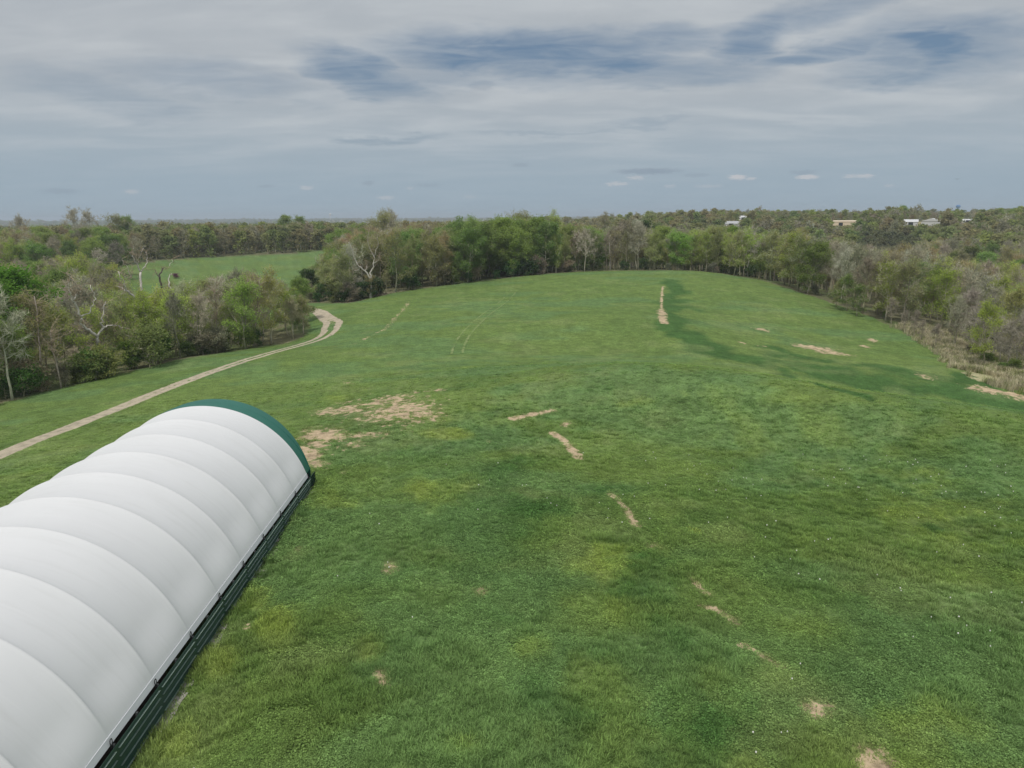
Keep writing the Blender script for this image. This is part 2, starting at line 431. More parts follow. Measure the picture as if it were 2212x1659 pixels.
# ground: grass colour by place, and earth that shows through it in broken patches
def ground_mat(name, ramp, amp, nscale):
    m_ = bpy.data.materials.new(name)
    nt, N, L = nodes(m_)
    o = N.new('ShaderNodeOutputMaterial'); b = N.new('ShaderNodeBsdfPrincipled'); b.inputs['Roughness'].default_value = .95; b.inputs['Specular IOR Level'].default_value = .08
    at = N.new('ShaderNodeAttribute'); at.attribute_name = 'ground_colour'
    ge = N.new('ShaderNodeNewGeometry')
    cur = at.outputs['Color']
    for sc, lo, hi, det in ((6.0, .45, 1.6, 4), (1.1, .74, 1.28, 4), (.28, .86, 1.14, 3)):
        ns = N.new('ShaderNodeTexNoise'); ns.inputs['Scale'].default_value = sc; ns.inputs['Detail'].default_value = det; ns.inputs['Roughness'].default_value = .65
        L.new(ge.outputs['Position'], ns.inputs['Vector'])
        mr = N.new('ShaderNodeMapRange'); mr.inputs['From Min'].default_value = .25; mr.inputs['From Max'].default_value = .75; mr.inputs['To Min'].default_value = lo; mr.inputs['To Max'].default_value = hi
        L.new(ns.outputs['Fac'], mr.inputs['Value'])
        mx = N.new('ShaderNodeMix'); mx.data_type = 'RGBA'; mx.blend_type = 'MULTIPLY'; mx.inputs['Factor'].default_value = 1
        L.new(cur, mx.inputs['A']); L.new(mr.outputs[0], mx.inputs['B']); cur = mx.outputs['Result']
    ab = N.new('ShaderNodeAttribute'); ab.attribute_name = 'bare'
    nb_ = N.new('ShaderNodeTexNoise'); nb_.inputs['Scale'].default_value = nscale; nb_.inputs['Detail'].default_value = 6; nb_.inputs['Roughness'].default_value = .68
    L.new(ge.outputs['Position'], nb_.inputs['Vector'])
    m1 = N.new('ShaderNodeMath'); m1.operation = 'MULTIPLY_ADD'; m1.inputs[1].default_value = amp; m1.inputs[2].default_value = -amp / 2
    L.new(nb_.outputs['Fac'], m1.inputs[0])
    m2 = N.new('ShaderNodeMath'); m2.operation = 'ADD'; L.new(ab.outputs['Fac'], m2.inputs[0]); L.new(m1.outputs[0], m2.inputs[1])
    m3 = N.new('ShaderNodeMapRange'); m3.interpolation_type = 'SMOOTHSTEP'; m3.inputs['From Min'].default_value = .44; m3.inputs['From Max'].default_value = .66; L.new(m2.outputs[0], m3.inputs['Value'])
    nd_ = N.new('ShaderNodeTexNoise'); nd_.inputs['Scale'].default_value = 1.1; nd_.inputs['Detail'].default_value = 8; nd_.inputs['Roughness'].default_value = .72
    L.new(ge.outputs['Position'], nd_.inputs['Vector'])
    dr_ = N.new('ShaderNodeValToRGB'); e_ = dr_.color_ramp.elements
    e_[0].position = .36; e_[0].color = (*ramp[0], 1); e_[1].position = .66; e_[1].color = (*ramp[2], 1)
    q_ = e_.new(.50); q_.color = (*ramp[1], 1)
    L.new(nd_.outputs['Fac'], dr_.inputs[0])
    mxd = N.new('ShaderNodeMix'); mxd.data_type = 'RGBA'; L.new(m3.outputs[0], mxd.inputs['Factor']); L.new(cur, mxd.inputs['A']); L.new(dr_.outputs[0], mxd.inputs['B'])
    L.new(mxd.outputs['Result'], b.inputs['Base Color'])
    n1 = N.new('ShaderNodeTexNoise'); n1.inputs['Scale'].default_value = 3.2; n1.inputs['Detail'].default_value = 6; n1.inputs['Roughness'].default_value = .7
    L.new(ge.outputs['Position'], n1.inputs['Vector'])
    bp = N.new('ShaderNodeBump'); bp.inputs['Strength'].default_value = .7; bp.inputs['Distance'].default_value = .22
    L.new(n1.outputs['Fac'], bp.inputs['Height']); L.new(bp.outputs['Normal'], b.inputs['Normal'])
    L.new(b.outputs[0], o.inputs['Surface'])
    return m_


M_GROUND = ground_mat('meadow', ((.26, .205, .13), (.48, .375, .245), (.62, .485, .32)), 4.0, 1.25)

# ------------------------------------------------------------------ ground sheet
azs = np.concatenate([np.linspace(-180, -44, 60)[:-1], np.linspace(-44, 44, 480), np.linspace(44, 180, 60)[1:]]) * PI / 180
rr = np.concatenate([[2, 5, 9, 13], np.exp(np.arange(math.log(16), math.log(270), .0075)), np.exp(np.arange(math.log(270), math.log(9000), .03))])
AZ, RR = np.meshgrid(azs[:-1], rr)          # -180 and 180 are one column
nx, ny = AZ.shape[1], AZ.shape[0]
X = (RR * np.sin(AZ)).ravel(); Y = (RR * np.cos(AZ)).ravel()
Z = gz(X, Y)
V = np.stack([X, Y, Z], 1)
V = np.concatenate([V, [[0, 0, float(gz(0., .1))]]])
ii = np.arange(nx)
F = []
for j in range(ny - 1):
    a = j * nx + ii; bb = j * nx + (ii + 1) % nx
    F.append(np.stack([a, a + nx, bb + nx, bb], 1)[:, ::-1])
F = np.concatenate(F)
me = bpy.data.meshes.new('ground')
tri = np.stack([np.full(nx, len(V) - 1), ii, (ii + 1) % nx], 1)[:, ::-1]
me.vertices.add(len(V)); me.vertices.foreach_set('co', V.astype(np.float32).ravel())
nl = len(F) * 4 + len(tri) * 3
me.loops.add(nl); me.loops.foreach_set('vertex_index', np.concatenate([F.ravel(), tri.ravel()]).astype(np.int32))
me.polygons.add(len(F) + len(tri))
me.polygons.foreach_set('loop_start', np.concatenate([np.arange(len(F)) * 4, len(F) * 4 + np.arange(len(tri)) * 3]).astype(np.int32))
me.polygons.foreach_set('use_smooth', np.ones(len(F) + len(tri), bool))
me.update(calc_edges=True)
me.validate()
gc, gd = paint(V[:, 0], V[:, 1])
ca = me.color_attributes.new('ground_colour', 'FLOAT_COLOR', 'POINT')
ca.data.foreach_set('color', np.concatenate([gc, np.ones((len(gc), 1))], 1).astype(np.float32).ravel())
fa_ = me.attributes.new('bare', 'FLOAT', 'POINT'); fa_.data.foreach_set('value', gd.astype(np.float32))
me.materials.append(M_GROUND)
g = tag(obj('ground', me), kind='structure')
if me.polygons[1000].normal.z < 0:
    me.flip_normals()

# ------------------------------------------------------------------ track and wheel marks: thin sheets that follow the ground
def smoothline(P, step):
    P = np.asarray(P, float)
    t = np.concatenate([[0], np.cumsum(np.hypot(*np.diff(P, axis=0).T))])
    ts = np.arange(0, t[-1], step)
    Q = np.stack([np.interp(ts, t, P[:, 0]), np.interp(ts, t, P[:, 1])], 1)
    k = max(1, int(6 / step))
    for _ in range(3):
        pad = np.concatenate([np.repeat(Q[:1], k, 0), Q, np.repeat(Q[-1:], k, 0)])
        cs = np.cumsum(np.concatenate([[[0, 0]], pad]), 0)
        Q = (cs[2 * k + 1:] - cs[:-2 * k - 1]) / (2 * k + 1)
    return Q


def ribbon(name, Q, offs, lift, m, seed, jit, keep=None):
    """a strip along Q; offs = list of lateral offsets per point (n, k)"""
    T = np.gradient(Q, axis=0); T /= np.linalg.norm(T, axis=1)[:, None]
    Nn = np.stack([T[:, 1], -T[:, 0]], 1)
    nrow, k = offs.shape
    jt = (fbm(Q[:, 0][:, None] + np.arange(k)[None] * 13.7, Q[:, 1][:, None] * np.ones((1, k)), .9, seed, 3) - .5) * jit
    O = offs + jt
    P = Q[:, None, :] + Nn[:, None, :] * O[:, :, None]
    z = gz(P[..., 0], P[..., 1]) + lift
    Vv = np.concatenate([P, z[..., None]], -1).reshape(-1, 3)
    Fs = []
    for i in range(nrow - 1):
        for j in range(k - 1):
            if keep is not None and not keep(i, j, P[i, j]): continue
            Fs.append((i * k + j, i * k + j + 1, (i + 1) * k + j + 1, (i + 1) * k + j))
    return tag(obj(name, mesh(name, Vv, Fs, m, smooth=True)), kind='structure')


def paintribbon(name, Q, offs, bare, lift, m):
    """strip that follows the ground, with the grass colour of its place and how bare each point is"""
    T = np.gradient(Q, axis=0); T /= np.linalg.norm(T, axis=1)[:, None]
    Nn = np.stack([T[:, 1], -T[:, 0]], 1)
    nrow, k = offs.shape
    P = Q[:, None, :] + Nn[:, None, :] * offs[:, :, None]
    edge = np.zeros(k); edge[[0, -1]] = 1
    z = gz(P[..., 0], P[..., 1]) + lift - edge[None] * (lift + .03)
    Vv = np.concatenate([P, z[..., None]], -1).reshape(-1, 3)
    Fs = [(i * k + j, i * k + j + 1, (i + 1) * k + j + 1, (i + 1) * k + j) for i in range(nrow - 1) for j in range(k - 1)]
    me = mesh(name, Vv, Fs, m, smooth=True)
    gc_, _ = paint(Vv[:, 0], Vv[:, 1])
    me.color_attributes.new('ground_colour', 'FLOAT_COLOR', 'POINT').data.foreach_set('color', np.concatenate([gc_, np.ones((len(gc_), 1))], 1).astype(np.float32).ravel())
    me.attributes.new('bare', 'FLOAT', 'POINT').data.foreach_set('value', bare.astype(np.float32).ravel())
    return tag(obj(name, me), kind='structure')


M_TRACK = ground_mat('track_earth', ((.30, .27, .20), (.45, .39, .29), (.53, .46, .35)), 2.1, 1.3)
TR = [(-260, 1110), (-120, 1040), (0, 979), (100, 940), (200, 905), (300, 862), (400, 822), (470, 800), (540, 778), (600, 758), (650, 745), (690, 735), (712, 722), (723, 708), (716, 692), (700, 680), (682, 671), (664, 666)]
TRQ = smoothline([hit(u, v) for u, v in TR] + [(lambda p: (p[0] - 12, p[1] + 16))(hit(664, 666))], .45)
nQ = len(TRQ)
sp = np.linspace(0, 1, nQ)
rQ = np.hypot(TRQ[:, 0], TRQ[:, 1])
wid = np.interp(rQ, [60, 95, 125, 140, 150, 165, 190], [1.1, 1.1, 1.25, 1.7, 2.2, 2.0, 1.3])
lat = np.linspace(-1.5, 1.5, 25)
wid = wid * (.82 + .36 * fbm(TRQ[:, 0], TRQ[:, 1], 9, 133, 3))
cen = np.interp(rQ, [80, 100, 112, 122, 135, 150, 160, 166], [.85, .75, .55, .25, .15, .1, .5, .95])
wob = (fbm(TRQ[:, 0], TRQ[:, 1], 6, 131, 3) - .5)
al = np.abs(lat[None] + wob[:, None] * .5)
bare = np.where(al < .32, cen[:, None] + al / .32 * (.3 * (1 - cen[:, None])), 1.05) * (1 - sstep(.78, 1.15, al))
paintribbon('dirt_track', TRQ, wid[:, None] * lat[None], bare, .05, M_TRACK)
M_PALE = ground_mat('flattened_pale_grass', ((.15, .21, .075), (.21, .265, .105), (.26, .30, .14)), 2.4, 1.0)
for off in (-.85, .85):
    q = smoothline([hit(u, v) for u, v in [(985, 772), (990, 745), (1003, 722), (1030, 697), (1065, 668), (1100, 640), (1116, 622)]], .5)
    nn = len(q); lt = np.linspace(-1, 1, 7)
    paintribbon('wheel_mark', q, off + .34 * lt[None] * np.ones((nn, 1)), (.68 - .22 * np.linspace(0, 1, nn))[:, None] * (1 - lt[None] ** 2), .035, M_PALE)

# ------------------------------------------------------------------ fabric building
M_WHITE = pbr('white_fabric', (.645, .655, .66), .6, .05, .35, spec=.3)
M_GREENF = pbr('green_fabric', (.012, .130, .092), .5, .1, 1.0, spec=.4)
M_GREENS = pbr('green_steel', (.018, .055, .042), .45, .2, 2.0, spec=.5)
M_RIBS = pbr('green_steel_rib_skylit', (.34, .44, .39), .4, .2, 3.0)  # same green steel as the wall, sky light on the ribs painted in as pale colour
M_HEM = pbr('grey_hem', (.60, .62, .64), .6, .08, 2.0)
M_POST = pbr('galvanised_post', (.06, .065, .065), .6, .3, 4.0, metal=.2)
M_STRAP = pbr('black_strap', (.012, .012, .012), .7, .2, 6.0)
M_FLOOR = pbr('barn_earth', (.16, .13, .10), .95, .3, .8)
nt, N, L = M_WHITE.node_tree, M_WHITE.node_tree.nodes, M_WHITE.node_tree.links
bs_ = [q for q in N if q.type == 'BSDF_PRINCIPLED'][0]; src = bs_.inputs['Base Color'].links[0].from_socket
tc_ = N.new('ShaderNodeTexCoord'); sp_ = N.new('ShaderNodeSeparateXYZ'); L.new(tc_.outputs['Object'], sp_.inputs[0])


def _m(op, a_, b_):
    q = N.new('ShaderNodeMath'); q.operation = op
    for i, v_ in enumerate((a_, b_)):
        if isinstance(v_, (int, float)): q.inputs[i].default_value = v_
        else: L.new(v_, q.inputs[i])
    return q.outputs[0]


fr_ = _m('ABSOLUTE', _m('SUBTRACT', _m('FRACT', _m('DIVIDE', _m('ADD', sp_.outputs['Y'], 337.0), 3.37), 0), .52), 0)
seam = _m('MULTIPLY', _m('LESS_THAN', fr_, .008), .10)
# rain streaks run down the cover
mp_ = N.new('ShaderNodeMapping'); mp_.inputs['Scale'].default_value = (.25, 2.6, .25); L.new(tc_.outputs['Object'], mp_.inputs['Vector'])
ns_ = N.new('ShaderNodeTexNoise'); ns_.inputs['Scale'].default_value = 1.2; ns_.inputs['Detail'].default_value = 7; ns_.inputs['Roughness'].default_value = .65; L.new(mp_.outputs[0], ns_.inputs['Vector'])
st_ = N.new('ShaderNodeMapRange'); st_.inputs['From Min'].default_value = .52; st_.inputs['From Max'].default_value = .78; st_.inputs['To Max'].default_value = .30; L.new(ns_.outputs['Fac'], st_.inputs['Value'])
for fac_, col_ in ((seam, (.80, .80, .80, 1)), (st_.outputs[0], (.50, .505, .49, 1))):
    mx_ = N.new('ShaderNodeMix'); mx_.data_type = 'RGBA'; L.new(fac_, mx_.inputs['Factor']); L.new(src, mx_.inputs['A']); mx_.inputs['B'].default_value = col_; src = mx_.outputs['Result']
L.new(src, bs_.inputs['Base Color'])
bp_ = N.new('ShaderNodeBump'); bp_.inputs['Strength'].default_value = .10; bp_.inputs['Distance'].default_value = .06; L.new(ns_.outputs['Fac'], bp_.inputs['Height']); L.new(bp_.outputs['Normal'], bs_.inputs['Normal'])
BW, BZ, BRISE = 7.05, 1.15, 5.13
BR = (BW * BW + BRISE * BRISE) / (2 * BRISE)
BC = BZ + BRISE - BR
YAW = math.radians(.95)
ex, ey = -14.85, 48.9           # far eave corner of the white cover
barn = empty('fabric_building', (ex - BW * math.cos(YAW), ey - BW * math.sin(YAW), 0), YAW)
tag(barn, 'white hooped fabric building with a green far end and low green steel walls', 'building')
BAY, NB = 3.37, 15
th0 = math.asin(BW / BR)


def arch(y, th, sag, out=0.0):
    rad = BR + out - sag
    return (rad * math.sin(th), y, BC + rad * math.cos(th) * 1.0)


def cover(ys, sagf, name, m, nth=72, thick=.03):
    V, F = [], []
    ths = np.linspace(-th0, th0, nth)
    for y in ys:
        for t in ths:
            fade = min(1.0, (th0 - abs(t)) / (th0 * .20)); fade = fade * fade * (3 - 2 * fade)
            V.append(arch(y, t, sagf(y) * (0.08 + .92 * fade)))
    k = len(ys)
    for i in range(k - 1):
        for j in range(nth - 1):
            F.append((i * nth + j, i * nth + j + 1, (i + 1) * nth + j + 1, (i + 1) * nth + j))
    return obj(name, mesh(name, V, F, m, smooth=True), barn)


def sagw(y):
    s = (-y / BAY) % 1.0
    return .25 * (4 * s * (1 - s)) ** .68


ys = []
for kk in range(NB):
    for s in (0.0, .015, .05, .1, .17, .25, .35, .5, .65, .75, .83, .9, .95, .985):
        ys.append(-(kk + s) * BAY)
ys.append(-NB * BAY)
roof = cover(ys, sagw, 'roof_cover', M_WHITE)
gth = np.linspace(-th0, th0, 60)
glen = 1.3 + 1.15 * (1 - (gth / th0) ** 2)
gv, gf = [], []
for k_ in range(6):
    for t_, g_ in zip(gth, glen):
        f_ = k_ / 5
        gv.append(arch(.012 + f_ * g_, t_, .012 * (k_ > 0) + .10 * f_ * f_))
for i in range(5):
    for j in range(59): gf.append((i * 60 + j, i * 60 + j + 1, (i + 1) * 60 + j + 1, (i + 1) * 60 + j))
green = obj('end_cover', mesh('end_cover', gv, gf, M_GREENF, smooth=True), barn)
Y0, Y1 = -NB * BAY, 1.3
# gable ends
for yy, m in ((Y1 - .12, M_GREENF), (Y0 + .02, M_WHITE)):
    V = [arch(yy, t, .03) for t in np.linspace(-th0, th0, 40)]
    V = [(-BW + .06, yy, -1.6)] + V + [(BW - .06, yy, -1.6)]
    V2 = [(x, y + (.04 if yy > 0 else -.04) * -1, z) for x, y, z in V]
    kN = len(V)
    F = [tuple(range(kN)), tuple(range(2 * kN - 1, kN - 1, -1))] + [(i, (i + 1) % kN, (i + 1) % kN + kN, i + kN) for i in range(kN)]
    obj('gable_wall', mesh('gable_wall', V + V2, F, m), barn)
for sd in (-1, 1):
    # hem with its tube along the eave
    hm = MB()
    hm.add([(sd * (BW + .012), Y0, BZ + .02), (sd * (BW + .012), 0, BZ + .02), (sd * (BW + .10), 0, BZ - .24), (sd * (BW + .10), Y0, BZ - .24),
            (sd * (BW - .012), Y0, BZ + .02), (sd * (BW - .012), 0, BZ + .02), (sd * (BW + .07), 0, BZ - .24), (sd * (BW + .07), Y0, BZ - .24)],
           [(0, 1, 2, 3), (7, 6, 5, 4), (0, 4, 5, 1), (1, 5, 6, 2), (2, 6, 7, 3), (3, 7, 4, 0)])
    hm.build('hem', M_HEM, barn)
    # siding: flat sheet with pressed ribs
    x0 = BW + .22

    def zb_(y): return -.025 * max(0, -y)              # foot of the wall, falling with the ground towards the near end
    def zt_(y): return zb_(y) + .86 + .0235 * max(0, -y)

    def band(mb, xa, xb, ya, yb, f0, f1, dz=0.0):
        q_ = []
        for x_ in (xa, xb):
            for y_, f_ in ((ya, f0), (yb, f0), (yb, f1), (ya, f1)):
                h_ = zt_(y_) - zb_(y_)
                q_.append((sd * x_, y_, zb_(y_) + h_ * f_ + (dz if f_ == f1 else 0)))
        mb.add(q_, [(0, 1, 2, 3), (7, 6, 5, 4), (0, 4, 5, 1), (1, 5, 6, 2), (2, 6, 7, 3), (3, 7, 4, 0)])
    sw = MB()
    band(sw, x0, x0 + .02, Y0, Y1, -1.0, 1.0)
    wall = sw.build('side_wall', M_GREENS, barn)
    rb = MB()
    for kk in range(-1, NB):
        ya, yb = -(kk + 1) * BAY + .10, -kk * BAY - .10
        if kk == -1: ya, yb = .1, Y1 - .02
        for fr in (.10, .36, .62, .86):
            band(rb, x0 + .0205, x0 + .085, ya, yb, fr, fr, .045)
    rb.build('siding_rib', M_RIBS, wall)
    for kk in np.arange(0, NB + .01, .5):
        pm = MB().box(*sorted((sd * (x0 - .10), sd * (x0 - .02))), -kk * BAY - .05, -kk * BAY + .05, -1.8, BZ - .26)
        pm.build('post', M_POST, barn)
    for kk in range(0, NB):
        yy = -(kk + .02) * BAY
        st = MB()
        ang = np.linspace(0, 2 * PI, 11)
        st.tube([(sd * (BW + .13), yy + .07 * math.cos(a), BZ - .12 + .14 * math.sin(a)) for a in ang], .018, 5, False)
        st.box(*sorted((sd * (BW + .10), sd * (BW + .15))), yy - .04, yy + .04, BZ - .52, BZ - .24)
        st.build('tie_down', M_STRAP, barn)
    kb = MB().box(*sorted((sd * (x0 + .023), sd * (x0 + .40))), Y0, Y1, -.4, .012)
    # hoops under the cover
for kk in range(0, NB + 1):
    P = [arch(-kk * BAY, t, .08) for t in np.linspace(-th0, th0, 25)]
    MB().tube(P, .045, 5).build('hoop', M_POST, barn)
MB().box(-BW - .05, BW + .05, Y0, Y1 - .2, -1.9, -.45).build('floor', M_FLOOR, barn)
# gravel showing along the foot of the right wall
M_GRAVEL = pbr('grey_gravel', (.34, .32, .29), .95, .35, 5, bump=.4, bscale=30)
cy, sy = math.cos(YAW), math.sin(YAW)
bl = np.array(barn.location[:2])
P0 = bl + np.array([cy * (BW + .42) - sy * Y0, sy * (BW + .42) + cy * Y0]); P1 = bl + np.array([cy * (BW + .42) - sy * 1.3, sy * (BW + .42) + cy * 1.3])
q = np.stack([P0 + (P1 - P0) * t for t in np.linspace(0, 1, 240)])
ribbon('gravel_strip', q, np.linspace(-.2, .26, 4)[None] * np.ones((240, 1)), .03, M_GRAVEL, 151, .35,
       lambda i, j, p: j == 0 or float(fbm(np.array([p[0]]), np.array([p[1]]), 2.2, 152, 3)[0]) > .52)

# ------------------------------------------------------------------ trees
def norm(v):
    return v / (np.linalg.norm(v) + 1e-9)


def gen_tree(seed, H, cb, spread, nl=12, ns=5, nt=5, ntw=6, leaves=0, lsize=.4, lspread=.55, tww=.05, twl=1.2, lean=.03, upright=.5, r0=None, dome=1.0):
    """trunk + limbs (first mesh); boughs, twigs and leaves (second mesh)"""
    g = np.random.default_rng(seed)
    A_, B_ = MB(), MB()
    r0 = r0 or H * .013
    nT = 8
    zz = np.linspace(0, H * .86, nT)
    wob = np.cumsum(g.normal(0, H * .012, (nT, 2)), 0); wob[0] = 0
    ln = g.normal(0, lean, 2)
    TP = np.stack([wob[:, 0] + ln[0] * zz, wob[:, 1] + ln[1] * zz, zz], 1)
    TP[0, 2] = -.6
    TRr = np.interp(zz / H, [0, .05, .5, .9], [r0 * 1.35, r0, r0 * .6, r0 * .16])
    A_.tube(TP, TRr, 7)
    tert = []
    for i in range(nl):
        s = (i + g.uniform(.1, .9)) / nl
        hz = H * (cb + (.86 - cb) * s ** .9)
        base = np.array([np.interp(hz, zz, TP[:, k]) for k in range(3)])
        az = i * 2.4 + g.uniform(-.5, .5)
        prof = (math.sin(PI * min(1, .16 + .72 * s)) ** .8) * dome + (1 - dome)
        Ln = spread * prof * g.uniform(.75, 1.2)
        el = math.radians(18 + 45 * s * upright * 1.6 + g.uniform(-8, 12))
        d = np.array([math.cos(az) * math.cos(el), math.sin(az) * math.cos(el), math.sin(el)])
        P = [base]
        for k in range(5):
            d = norm(d + np.array([0, 0, .12]) + g.normal(0, .16, 3))
            P.append(P[-1] + d * Ln / 5)
        P = np.array(P)
        rb = np.interp(hz, zz, TRr) * .62
        A_.tube(P, np.linspace(rb, rb * .22, 6), 5, False)
        for j in range(ns):
            q = .25 + .75 * (j + g.uniform(0, 1)) / ns
            f = q * 5; i0 = min(4, int(f)); b0 = P[i0] + (P[i0 + 1] - P[i0]) * (f - i0)
            d2 = norm(norm(P[i0 + 1] - P[i0]) * .8 + g.normal(0, .75, 3) + np.array([0, 0, .25]))
            L2 = Ln * .48 * g.uniform(.6, 1.2) * (1.15 - .5 * q)
            P2 = [b0]
            for k in range(3):
                d2 = norm(d2 + np.array([0, 0, .08]) + g.normal(0, .18, 3)); P2.append(P2[-1] + d2 * L2 / 3)
            P2 = np.array(P2)
            r2 = rb * (.5 - .25 * q)
            B_.tube(P2, np.linspace(r2, r2 * .3, 4), 4, False)
            for k in range(nt):
                q2 = .3 + .7 * (k + g.uniform(0, 1)) / nt
                f = q2 * 3; i0 = min(2, int(f)); b2 = P2[i0] + (P2[i0 + 1] - P2[i0]) * (f - i0)
                d3 = norm(norm(P2[i0 + 1] - P2[i0]) * .7 + g.normal(0, .8, 3) + np.array([0, 0, .3]))
                L3 = max(.7, L2 * .55 * g.uniform(.6, 1.2))
                tert.append((b2, d3, L3))
    # top leader
    for k in range(6):
        d3 = norm(np.array([g.normal(0, .5), g.normal(0, .5), 1.0])); tert.append((TP[-1], d3, H * .11))
    tv = np.array([t[0] for t in tert]); td = np.array([t[1] for t in tert]); tl = np.array([t[2] for t in tert])

    def spikes(P, Dv, Lg, w):
        k = len(P)
        a = np.cross(Dv, g.normal(0, 1, (k, 3))); a /= np.linalg.norm(a, axis=1)[:, None] + 1e-9
        bq = np.cross(Dv, a)
        w = np.asarray(w)[:, None]
        V = np.stack([P + a * w, P - a * w * .5 + bq * w * .87, P - a * w * .5 - bq * w * .87, P + Dv * Lg[:, None]], 1).reshape(-1, 3)
        ix = np.arange(k)[:, None] * 4
        Fq = np.concatenate([ix + np.array([[0, 1, 3]]), ix + np.array([[1, 2, 3]]), ix + np.array([[2, 0, 3]])])
        B_.add(V, Fq.tolist())

    spikes(tv, td, tl, np.full(len(tv), tww * .75))
    if ntw:
        m = len(tv) * ntw
        ix = np.repeat(np.arange(len(tv)), ntw)
        f = g.uniform(.25, 1, m)
        P = tv[ix] + td[ix] * (tl[ix] * f)[:, None]
        Dv = td[ix] * .7 + g.normal(0, .62, (m, 3)) + np.array([0, 0, .2]); Dv /= np.linalg.norm(Dv, axis=1)[:, None]
        spikes(P, Dv, twl * g.uniform(.5, 1.2, m), np.full(m, tww * .42))
    nb = len(B_.f)
    if leaves:
        ix = g.integers(0, len(tv), leaves)
        # some boughs carry more leaf than others: clumps and gaps
        wgt = g.uniform(0, 1, len(tv)) ** 1.5; wgt /= wgt.sum()
        ix = g.choice(len(tv), leaves, p=wgt)
        P = tv[ix] + td[ix] * (tl[ix] * g.uniform(.2, 1.25, leaves))[:, None] + g.normal(0, lspread, (leaves, 3)) * np.array([1, 1, .7])
        a = g.normal(0, 1, (leaves, 3)); a[:, 2] *= .6; a /= np.linalg.norm(a, axis=1)[:, None]
        bq = np.cross(a, g.normal(0, 1, (leaves, 3))); bq /= np.linalg.norm(bq, axis=1)[:, None] + 1e-9
        sz = (lsize * g.uniform(.55, 1.25, leaves))[:, None]
        V = np.stack([P + a * sz * .62, P + bq * sz * .42, P - a * sz * .62, P - bq * sz * .42], 1).reshape(-1, 3)
        B_.add(V, (np.arange(leaves)[:, None] * 4 + np.arange(4)[None]).tolist())
    mi = np.zeros(len(B_.f), np.int32); mi[nb:] = 1
    return A_, B_, mi


def proto(name, **k):
    a, bm_, mi = gen_tree(**k)
    return (mesh(name + '_trunk', a.v, a.f, M_BARK, smooth=True), mesh(name + '_crown', bm_.v, bm_.f, [M_TWIG, M_LEAF], mi), k['H'])


BARE = [proto('bare', seed=100 + i, H=15, cb=.32 + .06 * (i % 2), spread=4.6 + .5 * i, nl=13, ns=5, nt=5, ntw=7, tww=.075, twl=1.25, upright=.75) for i in range(4)]
SPARSE = [proto('sparse', seed=200 + i, H=14.5, cb=.15 + .06 * (i % 2), spread=4.8 + .4 * i, nl=12, ns=5, nt=4, ntw=4, tww=.07, twl=1.0, leaves=6000, lsize=.235, lspread=.5, upright=.6) for i in range(4)]
DENSE = [proto('dense', seed=300 + i, H=15, cb=.07 + .05 * (i % 2), spread=5.6 + .4 * i, nl=13, ns=5, nt=4, ntw=1, tww=.08, leaves=15000, lsize=.30, lspread=.6, upright=.45) for i in range(4)]
SMALLB = [proto('small_bare', seed=400 + i, H=8, cb=.25, spread=2.3, nl=11, ns=4, nt=4, ntw=6, tww=.05, twl=.9, upright=.8, lean=.05) for i in range(2)]
SHRUB = [proto('shrub', seed=500 + i, H=3.6, cb=.05, spread=2.6, nl=11, ns=4, nt=3, ntw=2, tww=.05, twl=.6, leaves=3600, lsize=.23, lspread=.34, upright=.6, r0=.07) for i in range(3)]
CEDAR = [proto('cedar', seed=600, H=11, cb=.05, spread=3.0, nl=26, ns=4, nt=4, ntw=0, tww=.06, leaves=5200, lsize=.36, lspread=.25, upright=.1, dome=.0)]
# cedars taper to the top
for m in (CEDAR[0][1], CEDAR[0][0]):
    for vtx in m.vertices:
        k = max(.12, 1.12 - vtx.co.z / 11.5)
        if m is CEDAR[0][1] or abs(vtx.co.x) > .3: vtx.co.x *= k; vtx.co.y *= k
# coarser ones for the far woods
FAR = [proto('far_a', seed=700, H=15, cb=.04, spread=6, nl=9, ns=4, nt=2, ntw=0, tww=.1, leaves=900, lsize=1.15, lspread=.9),
       proto('far_b', seed=701, H=15, cb=.04, spread=6.4, nl=9, ns=4, nt=2, ntw=0, tww=.1, leaves=800, lsize=1.1, lspread=.8),
       proto('far_c', seed=702, H=15, cb=.04, spread=5.6, nl=10, ns=4, nt=3, ntw=3, tww=.2, twl=1.6, leaves=250, lsize=.9, lspread=.8)]

TINT = {'bare': (.32, .30, .20), 'tan': (.42, .37, .19), 'dull': (.37, .40, .155), 'green': (.29, .385, .105), 'dark': (.215, .31, .092), 'light': (.42, .52, .115), 'cedar': (.125, .145, .08)}
NAME = {'bare': 'bare_tree', 'tan': 'budding_tree', 'dull': 'thin_leaved_tree', 'green': 'leafy_tree', 'dark': 'leafy_tree', 'light': 'new_leaf_tree', 'cedar': 'cedar_tree'}
WORDS = {'bare': 'leafless grey-brown tree', 'tan': 'tan budding tree', 'dull': 'thin dull-green tree', 'green': 'full green tree', 'dark': 'dense dark-green tree', 'light': 'yellow-green new-leaf tree', 'cedar': 'blackish conical cedar'}
MESHES = {'bare': BARE, 'tan': SPARSE, 'dull': SPARSE, 'green': DENSE, 'dark': DENSE, 'light': SPARSE, 'cedar': CEDAR}
BARKC = [(.37, .345, .245), (.45, .425, .32), (.29, .275, .19)]
ORD = ['first', 'second', 'third', 'fourth', 'fifth', 'sixth', 'seventh', 'eighth', 'ninth', 'tenth', 'eleventh', 'twelfth', 'thirteenth', 'fourteenth', 'fifteenth', 'sixteenth', 'seventeenth', 'eighteenth', 'nineteenth', 'twentieth']
